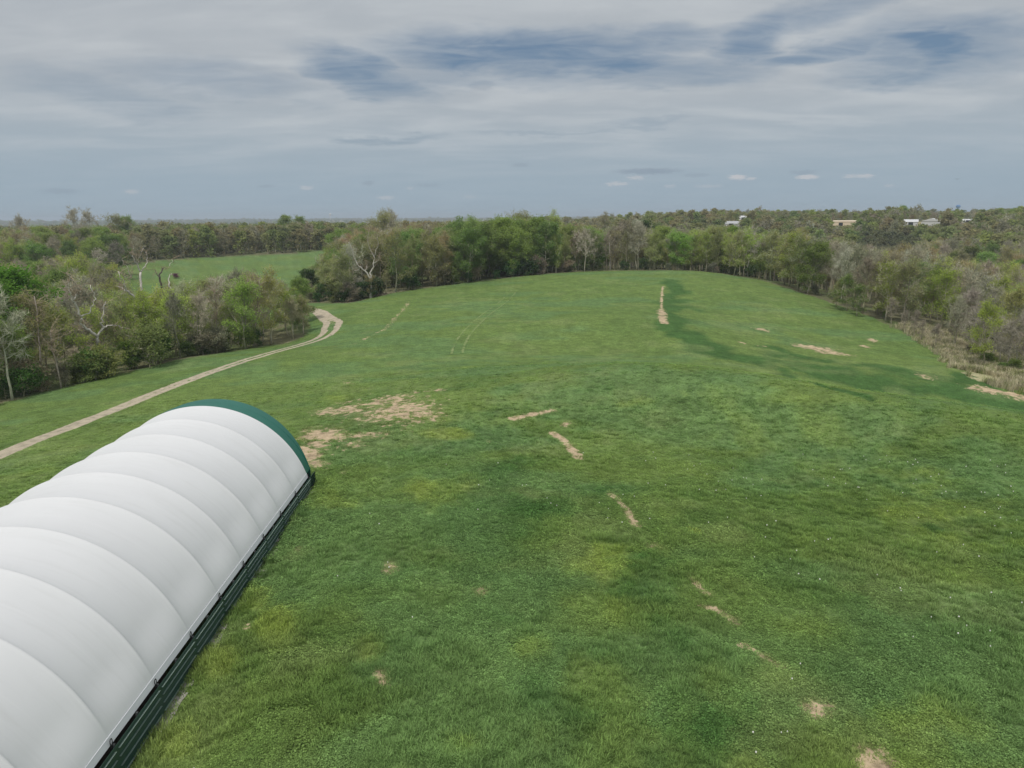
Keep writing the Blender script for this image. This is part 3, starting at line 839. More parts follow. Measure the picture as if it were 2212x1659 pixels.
for t in ('twenty', 'thirty', 'forty', 'fifty'):
    if t != 'twenty': ORD.append({'thirty': 'thirtieth', 'forty': 'fortieth', 'fifty': 'fiftieth'}[t])
    ORD += [t + '-' + w for w in ORD[:9]]


def jit(c, a, g=rng):
    c = np.array(c); k = g.uniform(1 - a, 1 + a); h = g.normal(0, a * .28, 3)
    return [float(max(.004, x * k * (1 + e))) for x, e in zip(c, h)]


def plant(name, pr, loc, hgt, tint, bark, label, cat, group, rz=None, wide=1.0):
    s = hgt / pr[2]
    o = empty(name, loc, rng.uniform(0, 6.28) if rz is None else rz)
    o.scale = (s * wide, s * wide, s)
    t = obj('trunk', pr[0], o); c = obj('crown', pr[1], o)
    for q in (t, c):
        q['bark'] = [float(x) for x in bark]; q['tint'] = [float(x) for x in tint]
    tag(o, label, cat, group)
    return o


def kind_at(u, v, r, g):
    """which sort of tree stands there, from the colours of the woods in the photograph"""
    def pick(**w):
        ks = list(w); p = np.array([w[k] for k in ks], float); return ks[int(g.choice(len(ks), p=p / p.sum()))]
    if r > 330:
        if u < 760: return pick(bare=3, dull=3, green=2.4, tan=1.6, light=.6, dark=.8)
        if u < 1300: return pick(tan=4, bare=2.5, dull=2, green=1, light=.4)
        return pick(bare=3.2, tan=2, dull=2.6, green=1.8, dark=.6, light=.6)
    if u < 120: return pick(green=1.2, light=2.5, bare=3, dull=2.4)
    if u < 250: return pick(bare=4, dull=2.6, light=2.6, green=.3)
    if u < 480 and r < 250: return pick(light=4, dull=2.4, bare=2.4, green=.4)
    if u < 640: return pick(bare=3.4, light=3, dull=2.2) if r < 250 else pick(bare=3, dull=3, green=2)
    if u < 740: return pick(dark=.8, dull=3, green=1.6, bare=1)
    if u < 860: return pick(dull=2.2, bare=2, tan=1.6, green=.6)
    if u < 970: return pick(green=2, dull=2, dark=1.2, tan=.7) if r < 240 else pick(tan=3, bare=2)
    if u < 1190: return pick(green=5, dark=1.6, dull=1, light=.5)
    if u < 1310: return pick(dull=3, green=2.2, light=.8, bare=.5)
    if u < 1400: return pick(bare=4, dull=1.4, tan=.8)
    if u < 1490: return pick(bare=2.4, dull=2, green=1, dark=.8)
    if u < 1620: return pick(light=2.4, green=1.6, dull=1.6, bare=1)
    if u < 1760: return pick(dull=2.2, bare=2.4, light=1, green=.7)
    if u < 1900: return pick(bare=5, dull=1, tan=.5)
    if u < 2010: return pick(bare=2.4, light=1.6, tan=1, dull=1.4)
    return pick(bare=4.2, dull=2, light=1.1, tan=.5, green=.3)


def scatter(r0, r1, s, amax=38.5):
    """jittered grid of tree places"""
    xs = np.arange(-r1 * .68, r1 * .68, s); ysv = np.arange(r0 * .7, r1, s)
    Xg, Yg = np.meshgrid(xs, ysv)
    Xg[1::2] += s / 2
    Xg = Xg + rng.uniform(-.36, .36, Xg.shape) * s; Yg = Yg + rng.uniform(-.36, .36, Yg.shape) * s
    Xg, Yg = Xg.ravel(), Yg.ravel()
    R = np.hypot(Xg, Yg); Aq = np.degrees(np.arctan2(Xg, Yg))
    k = (R >= r0) & (R < r1) & (np.abs(Aq) < amax) & ~openland(Xg, Yg) & ~farclear(Xg, Yg)
    return Xg[k], Yg[k]


cand = []
for r0, r1, s in ((80, 200, 5.6), (200, 330, 6.4), (330, 600, 8.0), (600, 1100, 11.5), (1100, 2200, 19), (2200, 6200, 42)):
    x, y = scatter(r0, r1, s)
    cand.append(np.stack([x, y], 1))
cand = np.concatenate(cand)
cz = gz(cand[:, 0], cand[:, 1])
cr_ = np.hypot(cand[:, 0], cand[:, 1])
cu, cv = project(cand[:, 0], cand[:, 1], cz)
drym = inpoly(cand[:, 0], cand[:, 1], DRY)
# keep buildings' ground free (filled below)
BUILD = []


def at_dist(u, v, r):
    """ground point seen in column u at distance r"""
    d = ray(u, v); k = r / math.hypot(d[0], d[1])
    x, y = d[0] * k, d[1] * k
    return x, y, float(gz(x, y))


for u, r, rad, vb in ((1580, 600, 8, 489), (1605, 820, 6, 476), (1825, 640, 12, 490), (1968, 650, 8, 489), (2014, 640, 9, 488), (2090, 760, 7, 481)):
    x, y, z = at_dist(u, 480, r); BUILD.append((x, y, rad, u, vb))
free = np.ones(len(cand), bool)
for x, y, rad, *_ in BUILD:
    a0, r0 = math.atan2(x, y), math.hypot(x, y)
    az_, r_ = np.arctan2(cand[:, 0], cand[:, 1]), cr_
    free &= ~((np.abs(az_ - a0) * r0 < rad * .8) & (r_ > r0 - 35) & (r_ < r0 + rad))
free &= ~(drym & (rng.uniform(0, 1, len(cand)) < .8))
cand, cz, cr_, cu, cv = cand[free], cz[free], cr_[free], cu[free], cv[free]
order = np.argsort(cr_)
CAPU = [-300, 0, 100, 150, 250, 285, 330, 400, 450, 475, 520, 590, 612, 640, 660, 700, 750, 800, 860, 950, 1000, 1050, 1120, 1190, 1250, 1310, 1380, 1430, 1480, 1540, 1600, 1640, 1700, 1760, 1820, 1900, 1960, 2020, 2100, 2212, 2600]
DEADCOL = [(150, 245, 127, 742), (285, 335, 131, 705), (762, 836, 214, 592)]
CAPV = [575, 570, 572, 556, 578, 640, 648, 622, 624, 600, 594, 602, 628, 650, 600, 560, 520, 500, 486, 490, 484, 478, 480, 484, 498, 503, 483, 502, 508, 490, 490, 508, 502, 518, 538, 545, 540, 556, 575, 590, 600]
BINS = np.full(2400, -9.0)
info = []
for i in order:
    r = cr_[i]
    kd = kind_at(cu[i], cv[i], r, rng)
    hh = {'bare': 14, 'tan': 14.5, 'dull': 13.5, 'green': 14.5, 'dark': 14, 'light': 13, 'cedar': 9}[kd] * rng.uniform(.78, 1.16)
    if 1860 < cu[i] and r < 190: hh *= .72
    if cu[i] < 660 and r < 230: hh *= .86
    if 640 < cu[i] < 780 and r < 240: hh *= .72
    if 960 < cu[i] < 1180 and 215 < r < 300: hh *= 1.13
    if 1840 < cu[i] < 1980 and 380 < r < 520: kd, hh = 'cedar', rng.uniform(9, 12)
    vc = float(np.interp(cu[i], CAPU, CAPV))
    inb = False
    for ua, ub, rd_, vd_ in DEADCOL:
        if ua < cu[i] < ub and r < rd_ + 2: vc = vd_
    if r > 340:
        vc = float(np.interp(cu[i], [0, 1180, 1300, 1450, 1600, 1900, 1960, 2040, 2212], [481, 480, 474, 464, 461, 460, 452, 460, 457])) + rng.normal(3, 6)
        for x_, y_, rad_, u_, vb_ in BUILD:
            if abs(math.atan2(cand[i, 0], cand[i, 1]) - math.atan2(x_, y_)) * math.hypot(x_, y_) < rad_ and r < math.hypot(x_, y_): vc, inb = max(vc, vb_), True
    if (cu[i] < 645 and r < 260) or 170 < r < 330 or r > 340:
        dcap = ray(cu[i], vc)
        lim = H0 + r * dcap[2] / math.hypot(dcap[0], dcap[1]) - cz[i]
        if r > 340 and not inb: lim = max(lim, 9)
        if 170 < r < 330 and cu[i] > 645: hh = max(hh, lim * .8)
        hh = min(hh, lim * rng.uniform(.84, 1.02), 20)
        if hh < 3.2: continue
    top = math.degrees(math.atan2(cz[i] + hh - H0, r))
    a = math.degrees(math.atan2(cand[i, 0], cand[i, 1])); wdeg = math.degrees(hh * .3 / r)
    b0, b1 = int((a - wdeg + 60) * 20), int((a + wdeg + 60) * 20) + 1
    hor = BINS[b0:b1].mean()
    bot = math.degrees(math.atan2(cz[i] - H0, r))
    ex_ = (top - max(hor, bot)) * wdeg if (-20 < cu[i] < 2232) else -1
    BINS[b0:b1] = np.maximum(BINS[b0:b1], bot + (top - bot) * .86)
    info.append([i, kd, hh, ex_, hor, bot])
things = sorted([q for q in info if q[3] > 0 and cr_[q[0]] < 420], key=lambda q: -q[3])[:270]
tset = {q[0] for q in things}
for q in things:
    u, r = cu[q[0]], cr_[q[0]]
    reg = ('trackside wood', 'trees in the wood beside the dirt track') if u < 650 and r < 260 else ('far-field wood', 'trees beyond the far field') if u < 700 else \
        ('hilltop tree line', 'trees along the top of the hill') if u < 1500 else ('right-hand wood', 'trees in the wood right of the hill')
    front = q[4] <= q[5] + .15
    row = 'front row' if front else ('second rank' if r < 260 else 'back rank')
    q += [reg, row]
cnt = {}
for q in sorted(things, key=lambda q: cu[q[0]]):
    i, kd, hh, ex_, hor, bot, reg, row = q
    kk = (kd, reg[0], row)
    cnt[kk] = cnt.get(kk, 0) + 1
    lab = f"{ORD[cnt[kk] - 1]} {WORDS[kd]} from the left, {row} of the {reg[0]}"
    pr = MESHES[kd][int(rng.integers(len(MESHES[kd])))]
    plant(NAME[kd], pr, (cand[i, 0], cand[i, 1], cz[i]), hh, jit(TINT[kd], .2), jit(BARKC[int(rng.integers(3))], .15), lab, 'tree', reg[1], wide=rng.uniform(.85, 1.15))

# ------------------------------------------------------------------ scattered stuff by geometry nodes
LIB = {}


def lib(name, objs_meshes):
    c = bpy.data.collections.new(name)
    for k, ms in enumerate(objs_meshes):
        o = bpy.data.objects.new('%s_%02d' % (name, k), ms)
        c.objects.link(o)
    LIB[name] = c
    return c


def join(pr, name):
    """trunk and crown in one mesh, for the far woods"""
    V, F, mi = [], [], []
    for m_, off in ((pr[0], 0), (pr[1], 1)):
        n0 = len(V)
        V += [tuple(v.co) for v in m_.vertices]
        for p in m_.polygons:
            F.append(tuple(i + n0 for i in p.vertices)); mi.append(0 if off == 0 else 1 + p.material_index)
    return mesh(name, V, F, [M_BARK, M_TWIG, M_LEAF], mi)


def stuff(name, coll, P, idx, rot, scl, cols, label, cat):
    me = bpy.data.meshes.new(name)
    me.from_pydata(np.asarray(P).tolist(), [], [])
    me.attributes.new('idx', 'INT', 'POINT').data.foreach_set('value', np.asarray(idx, np.int32))
    me.attributes.new('rot', 'FLOAT_VECTOR', 'POINT').data.foreach_set('vector', np.asarray(rot, np.float32).ravel())
    me.attributes.new('scl', 'FLOAT_VECTOR', 'POINT').data.foreach_set('vector', np.asarray(scl, np.float32).ravel())
    for k, c in cols.items():
        me.attributes.new(k, 'FLOAT_COLOR', 'POINT').data.foreach_set('color', np.concatenate([np.asarray(c), np.ones((len(c), 1))], 1).astype(np.float32).ravel())
    o = obj(name, me)
    ng = bpy.data.node_groups.new('scatter_' + name, 'GeometryNodeTree')
    ng.interface.new_socket('Geometry', in_out='INPUT', socket_type='NodeSocketGeometry')
    ng.interface.new_socket('Geometry', in_out='OUTPUT', socket_type='NodeSocketGeometry')
    N = ng.nodes
    gi, go = N.new('NodeGroupInput'), N.new('NodeGroupOutput')
    ci = N.new('GeometryNodeCollectionInfo'); ci.inputs['Collection'].default_value = coll; ci.inputs['Separate Children'].default_value = True; ci.inputs['Reset Children'].default_value = True
    ip = N.new('GeometryNodeInstanceOnPoints'); ip.inputs['Pick Instance'].default_value = True
    ng.links.new(gi.outputs[0], ip.inputs['Points']); ng.links.new(ci.outputs[0], ip.inputs['Instance'])
    for nm, ty, so in (('idx', 'INT', 'Instance Index'), ('rot', 'FLOAT_VECTOR', 'Rotation'), ('scl', 'FLOAT_VECTOR', 'Scale')):
        na = N.new('GeometryNodeInputNamedAttribute'); na.data_type = ty; na.inputs['Name'].default_value = nm
        ng.links.new(na.outputs['Attribute'], ip.inputs[so])
    ng.links.new(ip.outputs[0], go.inputs[0])
    mod = o.modifiers.new('scatter', 'NODES'); mod.node_group = ng
    return tag(o, label, cat, kind='stuff')


rest = [q for q in info if q[0] not in tset]
hi = [q for q in rest if cr_[q[0]] < 420]
lo = [q for q in rest if cr_[q[0]] >= 420]
hl = BARE + SPARSE + DENSE + CEDAR
lib('wood', [join(p, 'wood_%02d' % k) for k, p in enumerate(hl)])
lib('farwood', [join(p, 'farwood_%02d' % k) for k, p in enumerate(FAR)])
start = {'bare': (0, 4), 'tan': (4, 4), 'dull': (4, 4), 'light': (4, 4), 'green': (8, 4), 'dark': (8, 4), 'cedar': (12, 1)}


def woodstuff(name, coll, L_, far, label):
    P, ix, ro, sc, ti, ba = [], [], [], [], [], []
    for i, kd, hh, *_ in L_:
        P.append((cand[i, 0], cand[i, 1], cz[i]))
        if far:
            ix.append(2 if kd == 'bare' else int(rng.integers(2))); h0 = 15
            grow = 1.0 if cr_[i] < 1100 else 1.15 if cr_[i] < 2200 else 1.5
        else:
            a_, n_ = start[kd]; ix.append(a_ + int(rng.integers(n_))); h0 = hl[ix[-1]][2]; grow = 1
        s = hh / h0
        w = s * rng.uniform(.85, 1.15) * (grow ** 2)
        ro.append((0, 0, rng.uniform(0, 6.28))); sc.append((w, w, s * min(grow, 1.2)))
        ti.append(jit(TINT[kd] if not far else .55 * np.array(TINT[kd]) + .45 * np.array((.27, .275, .14)), .2 if not far else .12)); ba.append(jit(BARKC[int(rng.integers(3))], .15))
    return stuff(name, coll, P, ix, ro, sc, {'tint': ti, 'bark': ba}, label, 'woodland')


woodstuff('woodland', LIB['wood'], hi, False, 'inner trees of the woods standing behind the front rows')
woodstuff('far_woodland', LIB['farwood'], lo, True, 'distant mixed spring woodland stretching to the horizon')

# ------------------------------------------------------------------ single trees the photograph shows
def single(name, kd, pr, u, v, hgt, label, tint=None, wide=1.0, cat='tree', group=None, bark=None):
    return plant(name, pr, gpt(u, v, -.1), hgt, tint or jit(TINT[kd], .08), bark or BARKC[0], label, cat, group, wide=wide)


x, y, z = at_dist(20, 800, 138)
plant('leafy_tree', DENSE[0], (x, y, z), 16.5, (.15, .31, .045), BARKC[0], 'tallest bright green tree at the outer end of the trackside wood', 'tree', None, wide=1.15)
x, y, z = at_dist(-40, 800, 128)
plant('leafy_tree', DENSE[2], (x, y, z), 15.5, (.15, .29, .045), BARKC[0], 'bright green tree just outside the tallest one of the trackside wood', 'tree', None)
single('new_leaf_tree', 'light', SPARSE[1], 1830, 672, 7.5, 'small yellow-green tree standing out in the meadow at the wood edge', (.20, .30, .06), 1.35)
single('new_leaf_tree', 'light', SPARSE[2], 1850, 683, 6.5, 'low yellow-green tree right beside the small meadow-edge tree', (.18, .27, .06), 1.2)
single('thin_leaved_tree', 'dull', SPARSE[0], 1806, 664, 6.2, 'thin dull-green sapling on the hill side of the small meadow-edge tree', None, 1.0)
x, y, z = at_dist(1575, 580, 262)
plant('new_leaf_tree', DENSE[1], (x, y, z), 15.5, (.23, .34, .07), BARKC[0], 'full yellow-green tree in the gap right of the hill crest', 'tree', None)
x, y, z = at_dist(1385, 580, 285)
plant('leafy_tree', DENSE[3], (x, y, z), 16.5, (.10, .165, .055), BARKC[0], 'darkest round tree rising behind the middle of the hill crest', 'tree', None)
single('leafy_tree', 'dark', DENSE[1], 660, 648, 8.5, 'dark bushy tree where the track passes the hilltop tree line', (.085, .14, .045), 1.25)
single('new_leaf_tree', 'light', SPARSE[3], 622, 726, 9.0, 'yellow-green tree overhanging the bend of the dirt track', (.31, .40, .08), 1.25)
single('new_leaf_tree', 'light', SPARSE[1], 500, 748, 8.0, 'yellow-green tree at the edge of the trackside wood below the far field', (.33, .43, .085), 1.1)
single('new_leaf_tree', 'light', SPARSE[0], 330, 786, 10.5, 'bright new-leaf tree in front of the two white dead trees', (.33, .43, .085), 1.1)
for k, (u, v, hg) in enumerate([(2138, 790, 8.5), (2172, 797, 7.5), (2195, 800, 9), (2118, 778, 7.5), (2096, 772, 8), (2160, 786, 7), (2060, 752, 6.5), (1988, 742, 4.2), (2020, 756, 4.5), (1950, 716, 4.0), (1975, 728, 5), (1925, 700, 5.2), (2210, 806, 8)]):
    single('bare_sapling', 'bare', SMALLB[k % 2], u, v, hg, f'{ORD[k]} slim leafless sapling listed along the dry grass strip' if False else
           ['tallest slim pale sapling clump left of the dry grass end', 'slim pale sapling just right of the tall sapling', 'tall slim sapling at the edge of frame by the dry grass', 'slim grey sapling behind the dry grass strip',
            'grey sapling at the upper end of the dry grass', 'short grey sapling between the slim pale ones', 'lone low sapling above the dry grass strip', 'small reddish sapling standing in the meadow below the wood',
            'low bare sapling just right of the small reddish one', 'tiny bare sapling at the meadow rim by the brush', 'bare sapling in the brush above the small reddish one', 'bare sapling right of the small meadow-edge tree', 'last slim sapling beyond the dry grass'][k],
           cat='tree', group='saplings along the dry grass', bark=(.40, .37, .30) if k < 6 else (.33, .29, .23), wide=rng.uniform(.8, 1.1))

# dead sycamores: limbs traced as polylines and set at the tree's own distance and depth
def dead(name, S, ox, oy, r, limbs, label, mat=M_DEAD, twigs=26, seed=1, extra=None, base=None):
    """limbs: list of (points in photo crop pixels, radius at start m, radius at end m)"""
    g = np.random.default_rng(seed)
    def w(p, dep):
        u, v = (ox + p[0] / S) * 2212 / 3000, (oy + p[1] / S) * 2212 / 3000
        d = ray(u, v); k = (r + dep) / math.hypot(d[0], d[1])
        return EYE + d * k
    b0 = w(base or limbs[0][0][0], 0)
    gzb = float(gz(b0[0], b0[1]))
    root = empty(name, (b0[0], b0[1], gzb))
    tm, tw = MB(), MB()
    off = np.array([b0[0], b0[1], gzb])
    ends = []
    deps = {}
    for li, (pts, ra, rb) in enumerate(limbs):
        d0 = deps.get(tuple(pts[0]), 0.0)
        dd = g.uniform(-2.6, 2.6)
        P = []
        for k, p in enumerate(pts):
            dep = d0 + dd * k / max(1, len(pts) - 1)
            deps.setdefault(tuple(p), dep)
            P.append(w(p, dep) - off)
        P = np.array(P)
        if li == 0: P = np.concatenate([[[P[0][0], P[0][1], -.4]], P])
        # more points, small kinks
        t = np.linspace(0, len(P) - 1, len(P) * 3)
        Q = np.stack([np.interp(t, np.arange(len(P)), P[:, c]) for c in range(3)], 1)
        Q[1:-1] += g.normal(0, .11, (len(Q) - 2, 3))
        tm.tube(Q, np.linspace(ra, rb, len(Q)), 7)
        for _ in range(twigs):
            i = g.integers(len(Q) // 3, len(Q)); dv = norm(g.normal(0, .8, 3) + np.array([0, 0, .5])); ln_ = g.uniform(.8, 2.6)
            R_ = [Q[i]]
            for _k in range(4):
                dv = norm(dv + g.normal(0, .3, 3)); R_.append(R_[-1] + dv * ln_ / 4)
            tw.tube(R_, np.linspace(.045, .012, 5), 3, False)
            for _k in range(4):
                j = g.integers(1, 5); d2 = norm(dv + g.normal(0, .7, 3))
                tw.tube([R_[j], R_[j] + d2 * g.uniform(.4, 1.0)], [.022, .008], 3, False)
    tm.build('trunk', mat, root, smooth=True)
    if twigs: tw.build('crown', M_DEADTWIG, root)
    tag(root, label, 'dead tree', 'dead trees with pale bark')
    return root


dead('dead_tree', 3.318, 0, 750, 127, [([(950, 1080), (952, 1000), (948, 870), (945, 790)], .24, .19), ([(945, 790), (850, 710), (785, 660), (792, 600)], .2, .16), ([(792, 600), (740, 480), (715, 430), (680, 390), (660, 300)], .16, .05),
     ([(792, 600), (800, 580), (880, 540), (908, 450), (922, 370), (880, 280)], .13, .05), ([(715, 430), (750, 370), (800, 320)], .1, .03), ([(945, 790), (1000, 700), (990, 640), (1000, 480), (1040, 440)], .17, .05),
     ([(1000, 690), (1060, 675), (1130, 685), (1200, 690), (1280, 745), (1330, 735)], .1, .03), ([(930, 985), (915, 920), (960, 915)], .1, .05), ([(925, 975), (900, 950), (860, 960), (810, 1000)], .1, .04), ([(850, 710), (800, 690), (760, 725)], .08, .03), ([(660, 300), (700, 230), (640, 160)], .06, .02)],
     'forked white-barked dead tree with crooked limbs, lowest in the trackside wood', seed=3, twigs=16)
dead('dead_tree', 3.318, 0, 750, 131, [([(1440, 1000), (1442, 800), (1430, 640), (1410, 540), (1350, 480)], .3, .2), ([(1350, 480), (1300, 385), (1235, 340), (1215, 290), (1165, 190)], .2, .06), ([(1235, 340), (1180, 310), (1130, 290)], .1, .03), ([(1165, 190), (1140, 150), (1220, 200), (1280, 205)], .06, .02)],
     'leaning white dead trunk bending over beside the forked dead tree', seed=4, twigs=14)
dead('dead_tree', 2.212, 0, 580, 168, [([(930, 760), (925, 640), (915, 560), (912, 480)], .3, .2), ([(912, 480), (890, 430), (865, 390), (835, 350)], .16, .05), ([(912, 480), (940, 450), (956, 415), (945, 350)], .13, .04), ([(890, 430), (902, 380), (928, 325)], .1, .03), ([(865, 390), (862, 340), (870, 310)], .07, .02), ([(850, 520), (830, 460), (790, 400)], .1, .03)],
     'bare dead tree with a spread of white tips against the far field', seed=5, twigs=9)
dead('dead_tree', 2.212, 0, 580, 160, [([(1055, 800), (1060, 720), (1090, 680), (1100, 640)], .28, .22), ([(1100, 640), (1112, 600), (1092, 560), (1098, 515), (1112, 490)], .2, .06), ([(1100, 440), (1130, 390)], .05, .02), ([(1112, 600), (1060, 612)], .12, .1)],
     'stubby white dead limb curling up against the far field', seed=6, twigs=7, base=(1055, 800))
dead('dead_tree', 2.212, 0, 580, 157, [([(1000, 760), (1010, 665), (1045, 620), (1058, 600), (1036, 560), (1032, 500)], .26, .16), ([(1032, 500), (1050, 470), (1064, 452)], .16, .10), ([(1036, 520), (1004, 462)], .1, .04)],
     'snapped blackened dead tree between the white ones', mat=M_DEADDARK, seed=7, twigs=5)
dead('dead_tree', 2.212, 800, 580, 200, [([(634, 600), (632, 535)], .34, .3), ([(632, 535), (600, 482), (572, 452), (538, 420), (512, 350), (490, 285)], .24, .05), ([(632, 535), (636, 480), (650, 425), (656, 378), (632, 338)], .24, .06), ([(600, 482), (612, 430)], .12, .04), ([(650, 425), (676, 408), (690, 380)], .12, .04), ([(572, 452), (535, 470), (505, 480)], .09, .03), ([(656, 378), (680, 300), (672, 230)], .08, .02), ([(632, 338), (610, 280), (620, 220)], .07, .02)],
     'white forked dead tree at the meadow edge of the hilltop tree line', seed=8, twigs=18)
dead('dead_tree', 2.212, 800, 580, 236, [([(770, 460), (748, 385)], .26, .2), ([(748, 385), (735, 330), (712, 280)], .16, .05), ([(748, 385), (790, 395), (792, 330), (815, 250)], .14, .04), ([(735, 330), (755, 290), (765, 240)], .1, .03), ([(735, 350), (700, 320)], .09, .03)],
     'pale many-limbed dead tree behind the white forked one', seed=9, twigs=22)
dead('dead_tree', 2.212, 1000, 600, 262, [([(1742, 430), (1742, 330), (1738, 250), (1742, 195)], .22, .08), ([(1738, 250), (1755, 205)], .08, .03)], 'single slim white birch-like trunk in the wood behind the crest', seed=10, twigs=5)

# slim pale trunks standing in the trackside wood
def slim(u0, v0, u1, v1, r, label, ra=.17):
    d = ray(u0, v0); k = r / math.hypot(d[0], d[1]); p = EYE + d * k
    d1 = ray(u1, v1); k1 = r / math.hypot(d1[0], d1[1]); p1 = EYE + d1 * k1
    zb = float(gz(p[0], p[1]))
    root = empty('slim_tree', (p[0], p[1], zb))
    g = np.random.default_rng(int(u0))
    T = np.linspace(0, 1, 8)[:, None]
    top = p1 - np.array([p[0], p[1], zb])
    P = T * top[None] + np.concatenate([[[0, 0, 0]], g.normal(0, .12, (7, 3))])
    P[0, 2] = -.4
    MB().tube(P, np.linspace(ra, .05, 8), 6).build('trunk', M_SLIM, root, smooth=True)
    cm = MB()
    for _ in range(46):
        i = g.uniform(.42, 1.0) * 7; i0 = min(6, int(i)); b0 = P[i0] + (P[i0 + 1] - P[i0]) * (i - i0)
        dv = norm(np.array([g.normal(0, .8), g.normal(0, .8), .8])); R_ = [b0]
        for _k in range(4):
            dv = norm(dv + g.normal(0, .2, 3)); R_.append(R_[-1] + dv * g.uniform(.3, .7))
        cm.tube(R_, np.linspace(.05, .012, 5), 3, False)
        for _k in range(6):
            j = g.integers(1, 5); d2 = norm(dv + g.normal(0, .6, 3)); cm.tube([R_[j], R_[j] + d2 * g.uniform(.4, 1.1)], [.024, .008], 3, False)
    cm.build('crown', M_DEADTWIG, root)
    return tag(root, label, 'tree', 'slim pale trunks in the trackside wood')


M_SLIM = pbr('grey_slim_bark', (.34, .30, .25), .9, .25, 1.5)
slim(83, 768, 76, 640, 124, 'straight slim grey trunk below the tallest green tree')
slim(130, 825, 108, 715, 118, 'short leaning pale trunk left of the forked dead tree', .13)
slim(467, 735, 465, 620, 137, 'slim grey trunk left of the dark twin-stem bare tree', .14)
slim(528, 745, 535, 610, 139, 'dark twin-stemmed bare tree near the end of the trackside wood', .2)
slim(548, 742, 560, 600, 141, 'upright bare tree just right of the dark twin-stemmed one', .16)
slim(1580, 640, 1592, 560, 238, 'pale slim trunk showing in the wood right of the crest', .16) if False else None

# ------------------------------------------------------------------ shrubs along the wood edges
ecount = {}
def edge_shrubs(E, off, n_, tintf, where, group, hr=(1.6, 3.8), seed=0):
    g = np.random.default_rng(seed)
    P = smoothline([hit(u, v) for u, v in E], .5)
    C0 = P.mean(0)
    ks = np.sort(g.choice(np.arange(4, len(P) - 4), n_, replace=False))
    for k, i in enumerate(ks):
        T = P[i + 3] - P[i - 3]; Nn = np.array([-T[1], T[0]]) / (np.hypot(*T) + 1e-9)
        p = P[i] + Nn * (off + g.uniform(-.3, 2.4))
        tn, wd = tintf(g, i / len(P))
        plant('shrub', SHRUB[int(g.integers(3))], (p[0], p[1], float(gz(p[0], p[1])) - .1), g.uniform(*hr), jit(tn, .2, g), BARKC[0], f'{ORD[k]} {wd} shrub from the left at the foot of {where}', 'shrub', group, wide=g.uniform(.85, 1.35))


def t_left(g, f):
    return [((0.104, 0.199, 0.048), 'green'), ((0.190, 0.257, 0.067), 'olive-green'), ((.32, .295, .205), 'brownish'), ((0.218, 0.332, 0.057), 'bright green')][int(g.choice(4, p=[.4, .25, .2, .15]))]


edge_shrubs(EDGE_L[1:7], 1.2, 26, t_left, 'the trackside wood', 'shrubs along the trackside wood', (1.5, 3.8), 1)
edge_shrubs(EDGE_R[0:6], 1.0, 30, lambda g, f: [((0.076, 0.162, 0.042), 'dark green'), ((0.162, 0.199, 0.067), 'olive-green'), ((.32, .295, .205), 'brownish')][int(g.choice(3, p=[.5, .3, .2]))], 'the hilltop tree line', 'shrubs along the hilltop trees', (1.8, 4.4), 2)
edge_shrubs(EDGE_R[5:10], 1.5, 14, lambda g, f: [((0.104, 0.162, 0.053), 'green'), ((.32, .295, .205), 'brownish')][int(g.choice(2))], 'the crest trees', 'shrubs behind the crest', (1.4, 3.0), 3)
edge_shrubs(EDGE_R[9:15], 3.0, 16, lambda g, f: [((0.162, 0.190, 0.076), 'olive-green'), ((.32, .295, .205), 'brownish'), ((0.209, 0.285, 0.067), 'yellow-green')][int(g.choice(3, p=[.3, .5, .2]))], 'the wood right of the hill', 'shrubs along the wood right of the hill', (.8, 1.8), 4)
for u_, v_, h_, lb_ in ((186, 824, 3.0, 'olive-green bush hiding the foot of the forked dead tree'), (206, 820, 3.2, 'olive bush right against the trunk of the forked dead tree'), (228, 815, 3.4, 'green bush on the hill side of the forked dead tree'), (325, 794, 4.8, 'green bush below the leaning white dead trunk')):
    single('shrub', 'dull', SHRUB[int(u_) % 3], u_, v_, h_, lb_, jit((.27, .33, .11), .15), 1.1, 'shrub', 'shrubs along the trackside wood')
SKYL = [(36, 470, 470, 'bare'), (155, 463, 450, 'bare'), (187, 466, 470, 'bare'), (250, 470, 480, 'dull'), (280, 474, 480, 'green'), (613, 470, 500, 'green'), (640, 473, 500, 'green'), (830, 466, 330, 'dull'), (845, 463, 345, 'bare'), (1130, 466, 330, 'dull'), (1200, 464, 340, 'light'), (1308, 464, 520, 'tan'), (1660, 458, 800, 'bare'), (1745, 454, 820, 'bare'), (1955, 448, 720, 'green'), (1940, 452, 730, 'green'), (2190, 452, 620, 'green'), (2105, 456, 800, 'bare')]
SKYT = ['far bare tree showing tallest near the edge of the far-field wood', 'round bare tree standing above the far-field wood on the skyline', 'smaller bare tree just right of the round bare skyline tree', 'rounded olive tree topping the far-field wood on the skyline', 'green tree just right of the olive one topping the far-field wood',
        'tall green tree behind the middle of the far field', 'slightly lower green tree behind the middle of the far field', 'sparse pale tree rising behind the white dead trees', 'thin bare tree top rising just right of the sparse pale one', 'thin dull tree reaching above the skyline behind the hilltop trees', 'yellow-green tree reaching above the skyline behind the hilltop trees',
        'tan tree where the right ridge begins', 'bare tree on the right ridge near the white house', 'rounded bare tree on the skyline above the tan shed', 'big round green tree on the skyline behind the white barns', 'green tree leaning on the big round one behind the white barns', 'green tree high on the right ridge at the frame edge', 'bare tree on the skyline just past the water tower']
for (u_, v_, r_, k_), lb_ in zip(SKYL, SKYT):
    d = ray(u_, v_); x, y, z = at_dist(u_, v_, r_)
    plant(NAME[k_], MESHES[k_][int(u_) % 4], (x, y, z), min(24, H0 + r_ * d[2] / math.hypot(d[0], d[1]) - z), jit(TINT[k_], .1), BARKC[1], lb_, 'tree', 'trees breaking the skyline', wide=.95)
